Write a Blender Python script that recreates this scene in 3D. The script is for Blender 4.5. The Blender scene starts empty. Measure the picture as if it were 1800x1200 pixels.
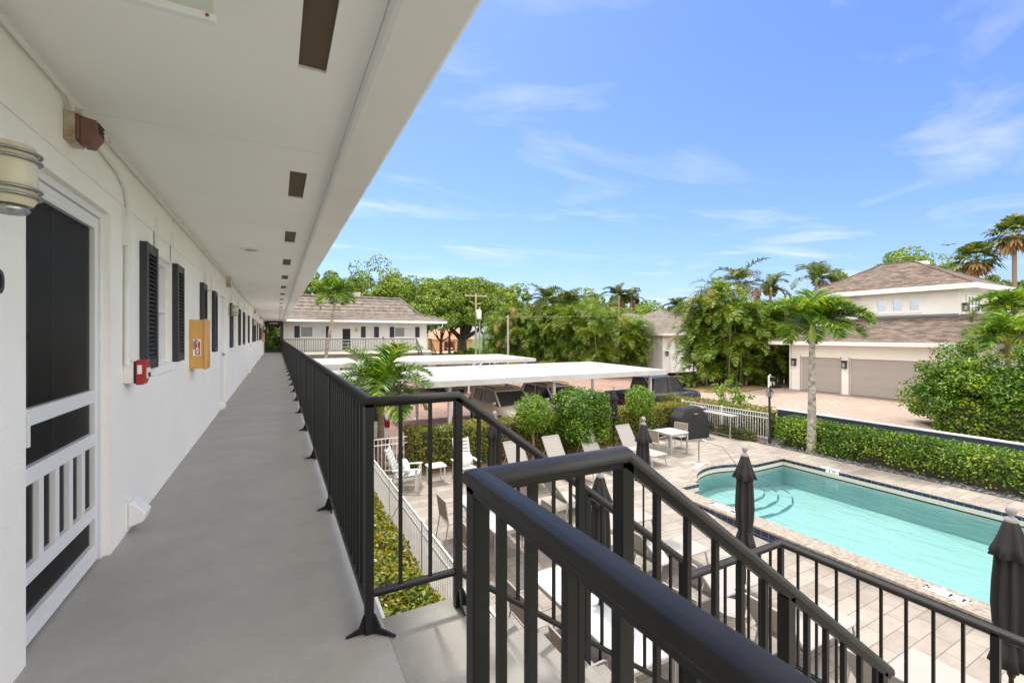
import bpy, math, random
import numpy as np
from mathutils import Vector, Matrix

random.seed(7)
C = bpy.context.scene.collection
PI = math.pi
# ------------------------------------------------------------------ survey of the place
F, HZ, EYE = 780.0, 590.0, 1.35
YAW = math.atan(413 / 780.0)
CO, SI = math.cos(YAW), math.sin(YAW)

def at(px, py, z):
    d = F * (EYE - z) / (py - HZ); r = (px - 900) * d / F
    return Vector((d * SI + r * CO, d * CO - r * SI, z))
def atd(px, d, z=0.0):
    r = (px - 900) * d / F
    return Vector((d * SI + r * CO, d * CO - r * SI, z))
def x_on_y(px, y):
    t = (px - 900) / F; d = y / (CO - SI * t); return d * (SI + CO * t)
def y_on_x(px, x):
    t = (px - 900) / F; d = x / (SI + CO * t); return d * (CO - SI * t)
def zpx(py, d): return EYE + (HZ - py) * d / F

# ------------------------------------------------------------------ objects
def link(o): C.objects.link(o); return o
def tag(o, label=None, cat=None, group=None, kind=None):
    if label: o['label'] = label
    if cat: o['category'] = cat
    if group: o['group'] = group
    if kind: o['kind'] = kind
    return o
def T(name, label, cat, loc=(0, 0, 0), rz=0.0, group=None):
    o = link(bpy.data.objects.new(name, None)); o.empty_display_size = 0.2
    o.location = loc; o.rotation_euler = (0, 0, rz)
    return tag(o, label, cat, group)
def dup(root, loc, rz=0.0, label=None, scale=None):
    r = root.copy(); link(r); r.location = loc; r.rotation_euler = (0, 0, rz)
    if label: r['label'] = label
    if scale: r.scale = (scale, scale, scale)
    for ch in list(root.children):
        c = ch.copy(); link(c); c.parent = r
        for g in list(ch.children):
            d = g.copy(); link(d); d.parent = c
    return r

def auto_uv(me):
    n = len(me.loops)
    if n == 0: return
    uv = me.uv_layers.new(name='uv')
    co = np.empty(len(me.vertices) * 3, 'f'); me.vertices.foreach_get('co', co); co = co.reshape(-1, 3)
    no = np.empty(len(me.polygons) * 3, 'f'); me.polygons.foreach_get('normal', no); no = no.reshape(-1, 3)
    tot = np.empty(len(me.polygons), 'i'); me.polygons.foreach_get('loop_total', tot)
    vi = np.empty(n, 'i'); me.loops.foreach_get('vertex_index', vi)
    N = np.repeat(no, tot, axis=0); P = co[vi]
    U = np.stack([-N[:, 1], N[:, 0], np.zeros(n)], 1); L = np.linalg.norm(U, axis=1)
    flat = L < 0.05
    U[flat] = (1, 0, 0); L[flat] = 1; U /= L[:, None]
    V = np.cross(N, U); V[flat] = (0, 1, 0)
    out = np.stack([(P * U).sum(1), (P * V).sum(1)], 1).astype('f')
    uv.data.foreach_set('uv', out.ravel())

class MB:
    def __init__(s): s.v = []; s.f = []; s.m = []; s.s = []
    def add(s, vs, fs, m=0, smooth=False):
        b = len(s.v); s.v += [tuple(v) for v in vs]
        for f in fs: s.f.append(tuple(b + i for i in f)); s.m.append(m); s.s.append(smooth)
        return s
    def box(s, x0, x1, y0, y1, z0, z1, m=0):
        vs = [(x0, y0, z0), (x1, y0, z0), (x1, y1, z0), (x0, y1, z0), (x0, y0, z1), (x1, y0, z1), (x1, y1, z1), (x0, y1, z1)]
        return s.add(vs, [(0, 3, 2, 1), (4, 5, 6, 7), (0, 1, 5, 4), (1, 2, 6, 5), (2, 3, 7, 6), (3, 0, 4, 7)], m)
    def obox(s, c, size, M=None, m=0):
        hx, hy, hz = (a / 2 for a in size); c = Vector(c)
        vs = []
        for z in (-hz, hz):
            for x, y in ((-hx, -hy), (hx, -hy), (hx, hy), (-hx, hy)):
                p = Vector((x, y, z)); vs.append(c + (M @ p if M else p))
        return s.add(vs, [(0, 3, 2, 1), (4, 5, 6, 7), (0, 1, 5, 4), (1, 2, 6, 5), (2, 3, 7, 6), (3, 0, 4, 7)], m)
    def poly(s, pts, m=0): return s.add(pts, [tuple(range(len(pts)))], m)
    def prism(s, pts, off, m=0):
        n = len(pts); off = Vector(off)
        a = [Vector(p) for p in pts]; b = [p + off for p in a]
        fs = [tuple(reversed(range(n))), tuple(range(n, 2 * n))]
        fs += [(i, (i + 1) % n, n + (i + 1) % n, n + i) for i in range(n)]
        return s.add(a + b, fs, m)
    def tube(s, pts, r, n=8, m=0, smooth=True, cap=True):
        pts = [Vector(p) for p in pts]; k = len(pts)
        rs = r if isinstance(r, (list, tuple)) else [r] * k
        vs, fs = [], []; ref = None
        for i, p in enumerate(pts):
            d = (pts[min(i + 1, k - 1)] - pts[max(i - 1, 0)]).normalized()
            if ref is None:
                ref = Vector((0, 0, 1)) if abs(d.z) < 0.9 else Vector((1, 0, 0))
            a = (ref - d * ref.dot(d)).normalized(); b = d.cross(a); ref = a
            for j in range(n):
                t = 2 * PI * j / n; vs.append(p + (a * math.cos(t) + b * math.sin(t)) * rs[i])
        for i in range(k - 1):
            for j in range(n):
                fs.append((i * n + j, i * n + (j + 1) % n, (i + 1) * n + (j + 1) % n, (i + 1) * n + j))
        s.add(vs, fs, m, smooth)
        if cap: s.add(vs[:n], [tuple(reversed(range(n)))], m); s.add(vs[-n:], [tuple(range(n))], m)
        return s
    def lathe(s, prof, c=(0, 0, 0), n=16, m=0, fold=None, smooth=True):
        c = Vector(c); vs, fs = [], []
        for i, (r, z) in enumerate(prof):
            for j in range(n):
                t = 2 * PI * j / n; rr = r * (fold(t, i) if fold else 1)
                vs.append(c + Vector((rr * math.cos(t), rr * math.sin(t), z)))
        for i in range(len(prof) - 1):
            for j in range(n):
                fs.append((i * n + j, i * n + (j + 1) % n, (i + 1) * n + (j + 1) % n, (i + 1) * n + j))
        s.add(vs, fs, m, smooth)
        if prof[0][0] > 1e-4: s.add(vs[:n], [tuple(reversed(range(n)))], m)
        if prof[-1][0] > 1e-4: s.add(vs[-n:], [tuple(range(n))], m)
        return s
    def sweep(s, path, prof, m=0, smooth=True):
        path = [Vector(p) for p in path]; k = len(path); n = len(prof); vs, fs = [], []
        ds = [(path[i + 1] - path[i]).normalized() for i in range(k - 1)]
        for i, p in enumerate(path):
            d = ds[max(i - 1, 0)]; e = ds[min(i, k - 2)]
            r = d.cross(Vector((0, 0, 1))).normalized(); u = r.cross(d)
            nn = (d + e).normalized()
            for a, b in prof:
                q = r * a + u * b; q -= d * (q.dot(nn) / d.dot(nn)); vs.append(p + q)
        for i in range(k - 1):
            for j in range(n):
                fs.append((i * n + j, i * n + (j + 1) % n, (i + 1) * n + (j + 1) % n, (i + 1) * n + j))
        s.add(vs, fs, m, smooth)
        s.add(vs[:n], [tuple(reversed(range(n)))], m); s.add(vs[-n:], [tuple(range(n))], m)
        return s
    def loft(s, rings, m=0, smooth=True, cap=True):
        n = len(rings[0]); vs = [v for r in rings for v in r]; fs = []
        for i in range(len(rings) - 1):
            for j in range(n):
                fs.append((i * n + j, i * n + (j + 1) % n, (i + 1) * n + (j + 1) % n, (i + 1) * n + j))
        s.add(vs, fs, m, smooth)
        if cap: s.add(rings[0], [tuple(reversed(range(n)))], m); s.add(rings[-1], [tuple(range(n))], m)
        return s
    def build(s, name, mats, parent=None, world=False, bevel=0.0, seg=2, subd=0):
        me = bpy.data.meshes.new(name)
        off = (0, 0, 0)
        if world and parent is not None:
            p = parent; off = Vector((0, 0, 0))
            while p is not None: off = off + p.location; p = p.parent
        me.from_pydata([(v[0] - off[0], v[1] - off[1], v[2] - off[2]) for v in s.v], [], s.f)
        if not isinstance(mats, (list, tuple)): mats = [mats]
        for mt in mats: me.materials.append(mt)
        me.polygons.foreach_set('material_index', s.m)
        me.polygons.foreach_set('use_smooth', s.s)
        me.update(); auto_uv(me)
        o = link(bpy.data.objects.new(name, me))
        if parent is not None: o.parent = parent
        if bevel:
            b = o.modifiers.new('bevel', 'BEVEL'); b.width = bevel; b.segments = seg; b.limit_method = 'ANGLE'; b.angle_limit = math.radians(40)
        if subd:
            b = o.modifiers.new('subd', 'SUBSURF'); b.levels = subd; b.render_levels = subd
        return o
def box(name, mat, parent, *a, **k):
    return MB().box(*a).build(name, mat, parent, **k)
def text(name, body, size, mat, parent, M, extrude=0.0012, align='CENTER', space=1.0):
    cu = bpy.data.curves.new(name, 'FONT'); cu.body = body; cu.size = size; cu.extrude = extrude; cu.space_character = space; cu.offset = .035 * size
    cu.align_x = align; cu.align_y = 'CENTER'; cu.materials.append(mat)
    tmp = link(bpy.data.objects.new(name, cu)); dg = bpy.context.evaluated_depsgraph_get()
    me = bpy.data.meshes.new_from_object(tmp.evaluated_get(dg)); bpy.data.objects.remove(tmp); bpy.data.curves.remove(cu)
    me.name = name; me.materials.clear(); me.materials.append(mat)
    o = link(bpy.data.objects.new(name, me)); o.parent = parent; o.matrix_local = M
    return o
def basis(loc, xa, ya):
    xa = Vector(xa).normalized(); ya = Vector(ya).normalized(); za = xa.cross(ya)
    M = Matrix((xa, ya, za)).transposed().to_4x4(); M.translation = Vector(loc); return M
def np_mesh(name, V, Q, mat, parent=None, mi=None, loc=None):
    """many quads at once: V (n,3), Q (k,4)"""
    me = bpy.data.meshes.new(name); V = np.asarray(V, 'f'); Q = np.asarray(Q, 'i')
    me.vertices.add(len(V)); me.vertices.foreach_set('co', V.ravel())
    me.loops.add(Q.size); me.loops.foreach_set('vertex_index', Q.ravel())
    me.polygons.add(len(Q)); me.polygons.foreach_set('loop_start', np.arange(0, Q.size, 4, dtype='i'))
    try: me.polygons.foreach_set('loop_total', np.full(len(Q), 4, 'i'))
    except Exception: pass
    for mt in (mat if isinstance(mat, (list, tuple)) else [mat]): me.materials.append(mt)
    if mi is not None: me.polygons.foreach_set('material_index', np.asarray(mi, 'i'))
    me.update(calc_edges=True); me.validate()
    o = link(bpy.data.objects.new(name, me))
    if parent is not None: o.parent = parent
    if loc is not None: o.location = loc
    return o

# ------------------------------------------------------------------ materials
def srgb(r, g, b):
    return tuple((c / 255 / 12.92 if c / 255 <= 0.04045 else ((c / 255 + 0.055) / 1.055) ** 2.4) for c in (r, g, b)) + (1,)
class NT:
    def __init__(s, name):
        s.mat = bpy.data.materials.new(name); s.mat.use_nodes = True; s.t = s.mat.node_tree
        s.t.nodes.clear(); s.out = s.n('ShaderNodeOutputMaterial')
    def n(s, k, **kw):
        nd = s.t.nodes.new(k)
        for a, b in kw.items():
            if a.startswith('i_'):
                key = a[2:]; nd.inputs[int(key) if key.isdigit() else key.replace('_', ' ')].default_value = b
            else: setattr(nd, a, b)
        return nd
    def l(s, a, b): s.t.links.new(a, b)
def mat(name, col, rough=0.6, var=0.0, scale=3.0, bump=0.0, bscale=60.0, metal=0.0, spec=0.5, col2=None, coat=0.0, stretch=None, bdist=0.01, detail=6.0):
    t = NT(name); p = t.n('ShaderNodeBsdfPrincipled'); t.l(p.outputs[0], t.out.inputs[0])
    p.inputs['Base Color'].default_value = col; p.inputs['Roughness'].default_value = rough
    p.inputs['Metallic'].default_value = metal; p.inputs['Specular IOR Level'].default_value = spec
    p.inputs['Coat Weight'].default_value = coat
    tc = t.n('ShaderNodeTexCoord'); src = tc.outputs['Object']
    if stretch:
        mp = t.n('ShaderNodeMapping'); mp.inputs['Scale'].default_value = stretch; t.l(src, mp.inputs[0]); src = mp.outputs[0]
    if var or col2:
        no = t.n('ShaderNodeTexNoise'); no.inputs['Scale'].default_value = scale; no.inputs['Detail'].default_value = detail; no.inputs['Roughness'].default_value = .65; t.l(src, no.inputs['Vector'])
        r = t.n('ShaderNodeValToRGB'); r.color_ramp.elements[0].position = .3; r.color_ramp.elements[1].position = .7
        if col2 is None: col2 = tuple(c * (1 - var) for c in col[:3]) + (1,)
        r.color_ramp.elements[0].color = col2; r.color_ramp.elements[1].color = col
        t.l(no.outputs['Fac'], r.inputs[0]); t.l(r.outputs[0], p.inputs['Base Color'])
        ad = t.n('ShaderNodeMath', operation='MULTIPLY_ADD'); ad.inputs[1].default_value = -.15; ad.inputs[2].default_value = min(rough + .08, 1); t.l(no.outputs['Fac'], ad.inputs[0]); t.l(ad.outputs[0], p.inputs['Roughness'])
    if bump:
        nb = t.n('ShaderNodeTexNoise'); nb.inputs['Scale'].default_value = bscale; nb.inputs['Detail'].default_value = 4; t.l(src, nb.inputs['Vector'])
        b = t.n('ShaderNodeBump'); b.inputs['Strength'].default_value = bump; b.inputs['Distance'].default_value = bdist; t.l(nb.outputs['Fac'], b.inputs['Height']); t.l(b.outputs[0], p.inputs['Normal'])
    return t.mat
def brick(name, c1, c2, mortar, bw, bh, msize=0.004, rough=0.75, var=(.75, 1.1), bump=.3, off=.5, rot=0.0, nscale=1.2, bias=0.0):
    t = NT(name); p = t.n('ShaderNodeBsdfPrincipled'); t.l(p.outputs[0], t.out.inputs[0]); p.inputs['Roughness'].default_value = rough
    uv = t.n('ShaderNodeUVMap'); mp = t.n('ShaderNodeMapping'); mp.inputs['Rotation'].default_value = (0, 0, rot); t.l(uv.outputs[0], mp.inputs[0])
    bk = t.n('ShaderNodeTexBrick'); bk.offset = off; bk.inputs['Color1'].default_value = c1; bk.inputs['Color2'].default_value = c2; bk.inputs['Mortar'].default_value = mortar
    bk.inputs['Scale'].default_value = 1.0; bk.inputs['Brick Width'].default_value = bw; bk.inputs['Row Height'].default_value = bh; bk.inputs['Mortar Size'].default_value = msize; bk.inputs['Bias'].default_value = bias
    t.l(mp.outputs[0], bk.inputs['Vector'])
    no = t.n('ShaderNodeTexNoise'); no.inputs['Scale'].default_value = nscale; no.inputs['Detail'].default_value = 8; no.inputs['Roughness'].default_value = .7; t.l(mp.outputs[0], no.inputs['Vector'])
    mr = t.n('ShaderNodeMapRange'); mr.inputs[1].default_value = .3; mr.inputs[2].default_value = .7; mr.inputs[3].default_value = var[0]; mr.inputs[4].default_value = var[1]; t.l(no.outputs['Fac'], mr.inputs[0])
    mx = t.n('ShaderNodeMix', data_type='RGBA', blend_type='MULTIPLY'); mx.inputs[0].default_value = 1
    t.l(bk.outputs['Color'], mx.inputs[6]); t.l(mr.outputs[0], mx.inputs[7]); t.l(mx.outputs[2], p.inputs['Base Color'])
    b = t.n('ShaderNodeBump'); b.inputs['Strength'].default_value = bump; b.inputs['Distance'].default_value = .01; b.invert = True
    t.l(bk.outputs['Fac'], b.inputs['Height']); t.l(b.outputs[0], p.inputs['Normal'])
    return t.mat
def leafmat(name, cols, trans=0.35, rough=0.5, nscale=0.6, spec=.4):
    """cols: list of (position, linear colour) picked per leaf"""
    t = NT(name); g = t.n('ShaderNodeNewGeometry'); r = t.n('ShaderNodeValToRGB')
    el = r.color_ramp.elements
    while len(el) < len(cols): el.new(0.5)
    for e, (po, c) in zip(el, cols): e.position = po; e.color = tuple(c) + (1,)
    tc = t.n('ShaderNodeTexCoord'); no = t.n('ShaderNodeTexNoise'); no.inputs['Scale'].default_value = nscale; no.inputs['Detail'].default_value = 3; t.l(tc.outputs['Object'], no.inputs['Vector'])
    a = t.n('ShaderNodeMath', operation='MULTIPLY_ADD'); a.inputs[1].default_value = .9; a.inputs[2].default_value = -.45; t.l(no.outputs['Fac'], a.inputs[0])
    b = t.n('ShaderNodeMath', operation='ADD'); t.l(a.outputs[0], b.inputs[0]); t.l(g.outputs['Random Per Island'], b.inputs[1]); t.l(b.outputs[0], r.inputs[0])
    p = t.n('ShaderNodeBsdfPrincipled'); p.inputs['Roughness'].default_value = rough; p.inputs['Specular IOR Level'].default_value = spec; t.l(r.outputs[0], p.inputs['Base Color'])
    tr = t.n('ShaderNodeBsdfTranslucent'); mx = t.n('ShaderNodeMixShader'); mx.inputs[0].default_value = trans
    hs = t.n('ShaderNodeHueSaturation'); hs.inputs['Value'].default_value = 1.6; hs.inputs['Hue'].default_value = .485; t.l(r.outputs[0], hs.inputs['Color']); t.l(hs.outputs[0], tr.inputs[0])
    t.l(p.outputs[0], mx.inputs[1]); t.l(tr.outputs[0], mx.inputs[2]); t.l(mx.outputs[0], t.out.inputs[0])
    return t.mat
def glass(name, tint=(.02, .025, .03, 1), rough=.03, spec=.8):
    t = NT(name); p = t.n('ShaderNodeBsdfPrincipled'); p.inputs['Base Color'].default_value = tint; p.inputs['Roughness'].default_value = rough; p.inputs['Specular IOR Level'].default_value = spec
    t.l(p.outputs[0], t.out.inputs[0]); return t.mat

M = {}
M['stucco'] = mat('white_stucco', (.90, .87, .82, 1), .8, var=.06, scale=1.3, bump=.45, bscale=70, bdist=.008)
M['ceiling'] = mat('white_ceiling_paint', (.93, .92, .905, 1), .75, var=.06, scale=.8, bump=.25, bscale=90, bdist=.005)
M['trim'] = mat('white_trim_paint', (.82, .82, .81, 1), .4, var=.04, scale=5)
M['fascia'] = mat('white_sheet_metal', (.82, .81, .79, 1), .38, var=.06, scale=1.5, bump=.12, bscale=3, bdist=.02)
M['floor'] = mat('grey_deck_coating', (.385, .37, .34, 1), .55, var=.17, scale=2.6, bump=.6, bscale=150, bdist=.004)
M['landing'] = mat('worn_grey_coating', (.31, .295, .265, 1), .7, var=.25, scale=2.3, bump=.55, bscale=120, bdist=.005)
M['rail'] = mat('black_rail_paint', (.009, .009, .009, 1), .38, var=.15, scale=7, bump=.03, bscale=160, spec=.35, bdist=.001)
M['cap'] = mat('black_rail_cap_paint', (.016, .015, .0135, 1), .46, col2=(.030, .027, .024, 1), scale=14, bump=.05, bscale=110, spec=.4, bdist=.001)
M['shutter'] = mat('charcoal_shutter_paint', (.035, .037, .042, 1), .45, var=.2, scale=8)
M['alu'] = mat('white_aluminium', (.78, .78, .78, 1), .3, var=.04, scale=6)
M['screen'] = mat('dark_screen_mesh', (.012, .012, .012, 1), .3, var=.35, scale=4, spec=.09)
t = NT('insect_screen'); a_ = t.n('ShaderNodeBsdfPrincipled'); a_.inputs['Base Color'].default_value = (.014, .014, .014, 1); a_.inputs['Roughness'].default_value = .4; a_.inputs['Specular IOR Level'].default_value = .15
b_ = t.n('ShaderNodeBsdfTransparent'); m_ = t.n('ShaderNodeMixShader'); m_.inputs[0].default_value = .42; t.l(a_.outputs[0], m_.inputs[1]); t.l(b_.outputs[0], m_.inputs[2]); t.l(m_.outputs[0], t.out.inputs[0]); M['screen'] = t.mat
M['dark_door'] = mat('dark_brown_door', (.05, .038, .032, 1), .35, var=.3, scale=4)
M['vent'] = mat('brown_vent_mesh', (.15, .098, .058, 1), .7, var=.45, scale=260, bump=.5, bscale=400)
M['seam'] = mat('grey_joint', (.42, .41, .39, 1), .8)
M['pane'] = glass('window_pane', (.05, .06, .06, 1), .04)
M['blind'] = mat('white_blind', (.62, .63, .61, 1), .35, var=.1, scale=14, stretch=(.1, .1, 6), spec=.7, coat=.5)
M['cream'] = mat('cream_glass_shade', (.62, .56, .40, 1), .3, var=.05, scale=6)
M['steel'] = mat('brushed_steel', (.38, .38, .38, 1), .28, metal=.9, var=.1, scale=20)
M['red'] = mat('red_enamel', (.42, .025, .022, 1), .32, var=.1, scale=12)
M['faded_red'] = mat('faded_red_plastic', (.21, .095, .075, 1), .55, var=.25, scale=20)
M['rust'] = mat('rusty_white_box', (.62, .56, .48, 1), .6, col2=(.3, .17, .1, 1), scale=14)
M['tan'] = mat('tan_cabinet', (.66, .36, .105, 1), .38, var=.08, scale=5)
M['black'] = mat('black_paint', (.012, .012, .013, 1), .45)
M['label_white'] = mat('label_white', (.82, .82, .80, 1), .5)
M['conduit'] = mat('painted_conduit', (.78, .77, .74, 1), .5, var=.08, scale=9)
# ================================================================== the apartment block we stand on
XW = -0.91; CEIL = 2.54; YE = 41.0; GND = -2.97
bld = T('apartment_building', 'long white two storey apartment block with a grey open walkway and dark shutters', 'building', (XW, 0, GND))
DOORS = [(2.54, 3.58), (9.58, 10.66), (19.6, 20.65), (27.2, 28.2), (35.2, 36.2)]
WINS = [(4.60, 5.40, .36), (7.52, 8.38, .36), (11.72, 13.72, .38), (15.9, 18.1, .36), (21.5, 22.5, .36), (24.0, 26.0, .38), (29.3, 30.3, .36), (31.8, 33.8, .38), (37.2, 38.4, .38)]
Y0 = -3.2
ops = [(a, b, -.02, 2.10) for a, b in DOORS] + [(a, b, 1.10, 2.05) for a, b, _ in WINS]
def wall_face(mb, axis, c, u0, u1, z0, z1, ops, depth, sign):
    """a wall face at axis=c with deep openings; sign = direction the reveals go"""
    us = sorted({u0, u1} | {o[0] for o in ops} | {o[1] for o in ops}); zs = sorted({z0, z1} | {o[2] for o in ops} | {o[3] for o in ops})
    P = (lambda u, z, d=0: (c + sign * d, u, z)) if axis == 'x' else (lambda u, z, d=0: (u, c + sign * d, z))
    for i in range(len(us) - 1):
        for j in range(len(zs) - 1):
            um, zm = (us[i] + us[i + 1]) / 2, (zs[j] + zs[j + 1]) / 2
            if any(o[0] < um < o[1] and o[2] < zm < o[3] for o in ops): continue
            mb.poly([P(us[i], zs[j]), P(us[i + 1], zs[j]), P(us[i + 1], zs[j + 1]), P(us[i], zs[j + 1])])
    for a, b, q, r in ops:
        for (p1, p2) in (((a, q), (a, r)), ((a, r), (b, r)), ((b, r), (b, q)), ((b, q), (a, q))):
            mb.poly([P(*p1), P(*p2), P(*p2, depth), P(*p1, depth)])
    return mb
w = wall_face(MB(), 'x', XW, Y0, YE, GND, 2.215, ops, .10, -1)
w.box(XW - .40, XW - .36, Y0, YE, GND, 2.9)
w.poly([(XW, Y0, GND), (XW, Y0, 2.9), (XW - .4, Y0, 2.9), (XW - .4, Y0, GND)])
w.build('wall', M['stucco'], bld, world=True)
box('tie_beam', M['stucco'], bld, XW - .3, XW + .008, Y0, YE, 2.215, 2.60, world=True)
box('walkway_slab', M['floor'], bld, XW - .36, .445, Y0, YE, -.20, 0.0, world=True)
box('slab_edge', M['stucco'], bld, .446, .462, 2.172, YE, -.21, -.004, world=True)
# ceiling in sheets with seams, soffit vents, beam
cl = MB(); ys = [Y0, .9, 3.15, 5.5, 7.55, 10, 12.4, 14.9, 17.3, 19.7, 22.1, 24.6, 27, 29.4, 31.8, 34.2, 36.7, YE]
VENTS = [(1.50 + 2.085 * k, 2.18 + 2.085 * k) for k in range(-2, 19)]
def ceil_piece(y0, y1):
    vs = [(max(a, y0), min(b, y1)) for a, b in VENTS if b > y0 and a < y1]
    cl.box(XW, .083, y0 + .0028, y1 - .0028, CEIL, CEIL + .05); cl.box(.197, .352, y0 + .0028, y1 - .0028, CEIL, CEIL + .05)
    e = y0 + .0028
    for a, b in vs:
        if a > e: cl.box(.083, .197, e, a, CEIL, CEIL + .05)
        e = b
    if y1 - .0028 > e: cl.box(.083, .197, e, y1 - .0028, CEIL, CEIL + .05)
for a, b in zip(ys[:-1], ys[1:]): ceil_piece(a, b)
cl.box(XW - .2, .36, Y0, YE, CEIL + .052, CEIL + .08)
cl.build('ceiling', M['ceiling'], bld, world=True)
for a, b in VENTS: box('soffit_vent', M['vent'], bld, .084, .196, a + .001, b - .001, CEIL + .012, CEIL + .03, world=True)
bm = MB(); bs = [Y0, .6, 3.6, 6.6, 9.6, 12.6, 15.6, 18.6, 21.6, 24.6, 27.6, 30.6, 33.6, 36.6, 39.6, YE]
for a, b in zip(bs[:-1], bs[1:]):
    bm.prism([(.354, a + .002, CEIL + .02), (.354, a + .002, 2.47), (.372, a + .002, 2.462), (.60, a + .002, 2.478), (.618, a + .002, 2.49), (.625, a + .002, 2.74), (.354, a + .002, 2.74)], (0, b - a - .004, 0))
bm.build('fascia_beam', M['fascia'], bld, world=True)
M['tile'] = mat('weathered_roof_tile', (.27, .20, .165, 1), .85, col2=(.13, .095, .08, 1), scale=1.6, stretch=(1.2, 1.2, .6), bump=.4, bscale=30)
MB().prism([(.66, Y0, 2.745), (-1.2, Y0, 3.5), (-7, Y0, 3.5), (-7, Y0, 3.4), (-1.2, Y0, 3.38), (.60, Y0, 2.742)], (0, YE - Y0 - .5, 0)).build('roof', M['tile'], bld, world=True)
# windows: frame > sash, pane, sill ; shutters with louvres ; storm bar brackets
def louvred(width, height):
    mb = MB(); t = .045
    mb.box(0, t, 0, .05, 0, height); mb.box(0, t, width - .05, width, 0, height)
    mb.box(0, t - .002, .05, width - .05, 0, .075); mb.box(0, t - .002, .05, width - .05, height - .075, height); mb.box(0, .006, .05, width - .05, .075, height - .075)
    n = 24; dz = (height - .15) / n
    for k in range(n):
        z = .075 + dz * k
        mb.prism([(.008, .05, z + dz * .95), (.036, .05, z + .004), (.041, .05, z + .008), (.013, .05, z + dz)], (0, width - .1, 0))
    return mb
sh = {}
def shutter(y, wd, mesh_cache=sh):
    key = round(wd, 2)
    if key not in mesh_cache: o = louvred(wd, .965).build('shutter', M['shutter'], bld); mesh_cache[key] = o
    else: o = mesh_cache[key].copy(); link(o)
    o.location = Vector((XW + .002, y, 1.095)) - bld.location; return o
for a, b, sw in WINS:
    shutter(a - sw - .005, sw); shutter(b + .005, sw)
    fr = MB()
    for (y0, y1, z0, z1) in ((a, a + .045, 1.10, 2.05), (b - .045, b, 1.10, 2.05), (a + .045, b - .045, 1.10, 1.145), (a + .045, b - .045, 2.005, 2.05), (a + .045, b - .045, 1.565, 1.60)):
        fr.box(XW - .10, XW - .045, y0, y1, z0, z1)
    f = fr.build('window', M['alu'], bld, world=True)
    MB().box(XW - .088, XW - .082, a + .04, b - .04, 1.12, 2.03).build('pane', M['blind'], f, world=True)
    MB().box(XW - .02, XW + .03, a - .06, b + .06, 1.03, 1.095).build('sill', M['stucco'], f, world=True)
    for y in (a + .06, b - .10):
        box('bracket', M['trim'], bld, XW + .0085, XW + .03, y, y + .045, 2.06, 2.33, world=True)
# doors: near one has a screen door, the others are white panelled
for k, (a, b) in enumerate(DOORS):
    fr = MB()
    if k == 0:
        x1, x0 = XW - .045, XW - .085
        fr.box(x0, x1 + .012, a, a + .035, 0, 2.10); fr.box(x0, x1 + .012, b - .035, b, 0, 2.10); fr.box(x0, x1 + .012, a + .035, b - .035, 2.06, 2.10)
        D = fr.build('screen_door', M['alu'], bld, world=True, bevel=.002)
        s = MB(); A, B = a + .04, b - .04
        s.box(x0, x1, A, A + .07, .012, 2.055); s.box(x0, x1, B - .055, B, .012, 2.055)
        for z0, z1 in ((.012, .115), (.27, .345), (.70, .775), (.955, 1.03), (1.985, 2.055)): s.box(x0, x1, A + .07, B - .055, z0, z1)
        n = 4
        for i in range(n):
            y = A + .07 + (B - A - .125) * (i + 1) / (n + 1); s.box(x0 + .004, x1 - .002, y - .022, y + .022, .345, .70)
        for z0 in (.018, .045, .075, .28, .305, .71, .735, .965, .99, 1.995, 2.02): s.box(x1, x1 + .0025, A + .07, B - .055, z0, z0 + .006)
        s.build('sash', M['alu'], D, world=True, bevel=.003)
        MB().box(x0 + .012, x0 + .016, A + .06, B - .05, .1, 2.0).build('screen', M['screen'], D, world=True)
        MB().box(x1, x1 + .035, A + .012, A + .03, .88, 1.02).box(x1, x1 + .02, A + .008, A + .05, 1.0, 1.04).build('handle', M['alu'], D, world=True, bevel=.003)
        d2 = MB().box(XW - .32, XW - .28, a - .05, b + .05, 0, 2.1)
        d2.build('door', M['dark_door'], bld, world=True)
        for i in range(2):
            for j in range(2): MB().box(XW - .278, XW - .27, a + .22 + .32 * i, a + .46 + .32 * i, .95 + .42 * j, 1.32 + .42 * j).build('door_light', M['blind'], bld, world=True)
    else:
        fr.box(XW - .10, XW - .04, a, a + .05, 0, 2.10); fr.box(XW - .10, XW - .04, b - .05, b, 0, 2.10); fr.box(XW - .10, XW - .04, a + .05, b - .05, 2.05, 2.10)
        D = fr.build('door', M['alu'], bld, world=True)
        s = MB().box(XW - .10, XW - .06, a + .05, b - .05, .01, 2.05)
        for z0, z1 in ((.2, .9), (1.05, 1.9)): s.box(XW - .06, XW - .052, a + .17, b - .17, z0, z1)
        s.build('door_leaf', M['trim'], D, world=True, bevel=.004)
        MB().lathe([(.001, 0), (.028, .005), (.03, .03), (.012, .05), (.001, .052)], n=12).build('knob', M['steel'], D).matrix_local = basis(Vector((XW - .058, b - .13, .98)) - bld.location, (0, 1, 0), (0, 0, 1))
# house number by the screen door
text('house_number', '0', .115, M['black'], bld, basis(Vector((XW + .006, 2.325, 1.545)) - bld.location, (0, 1, 0), (0, 0, 1)), .004)
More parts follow.
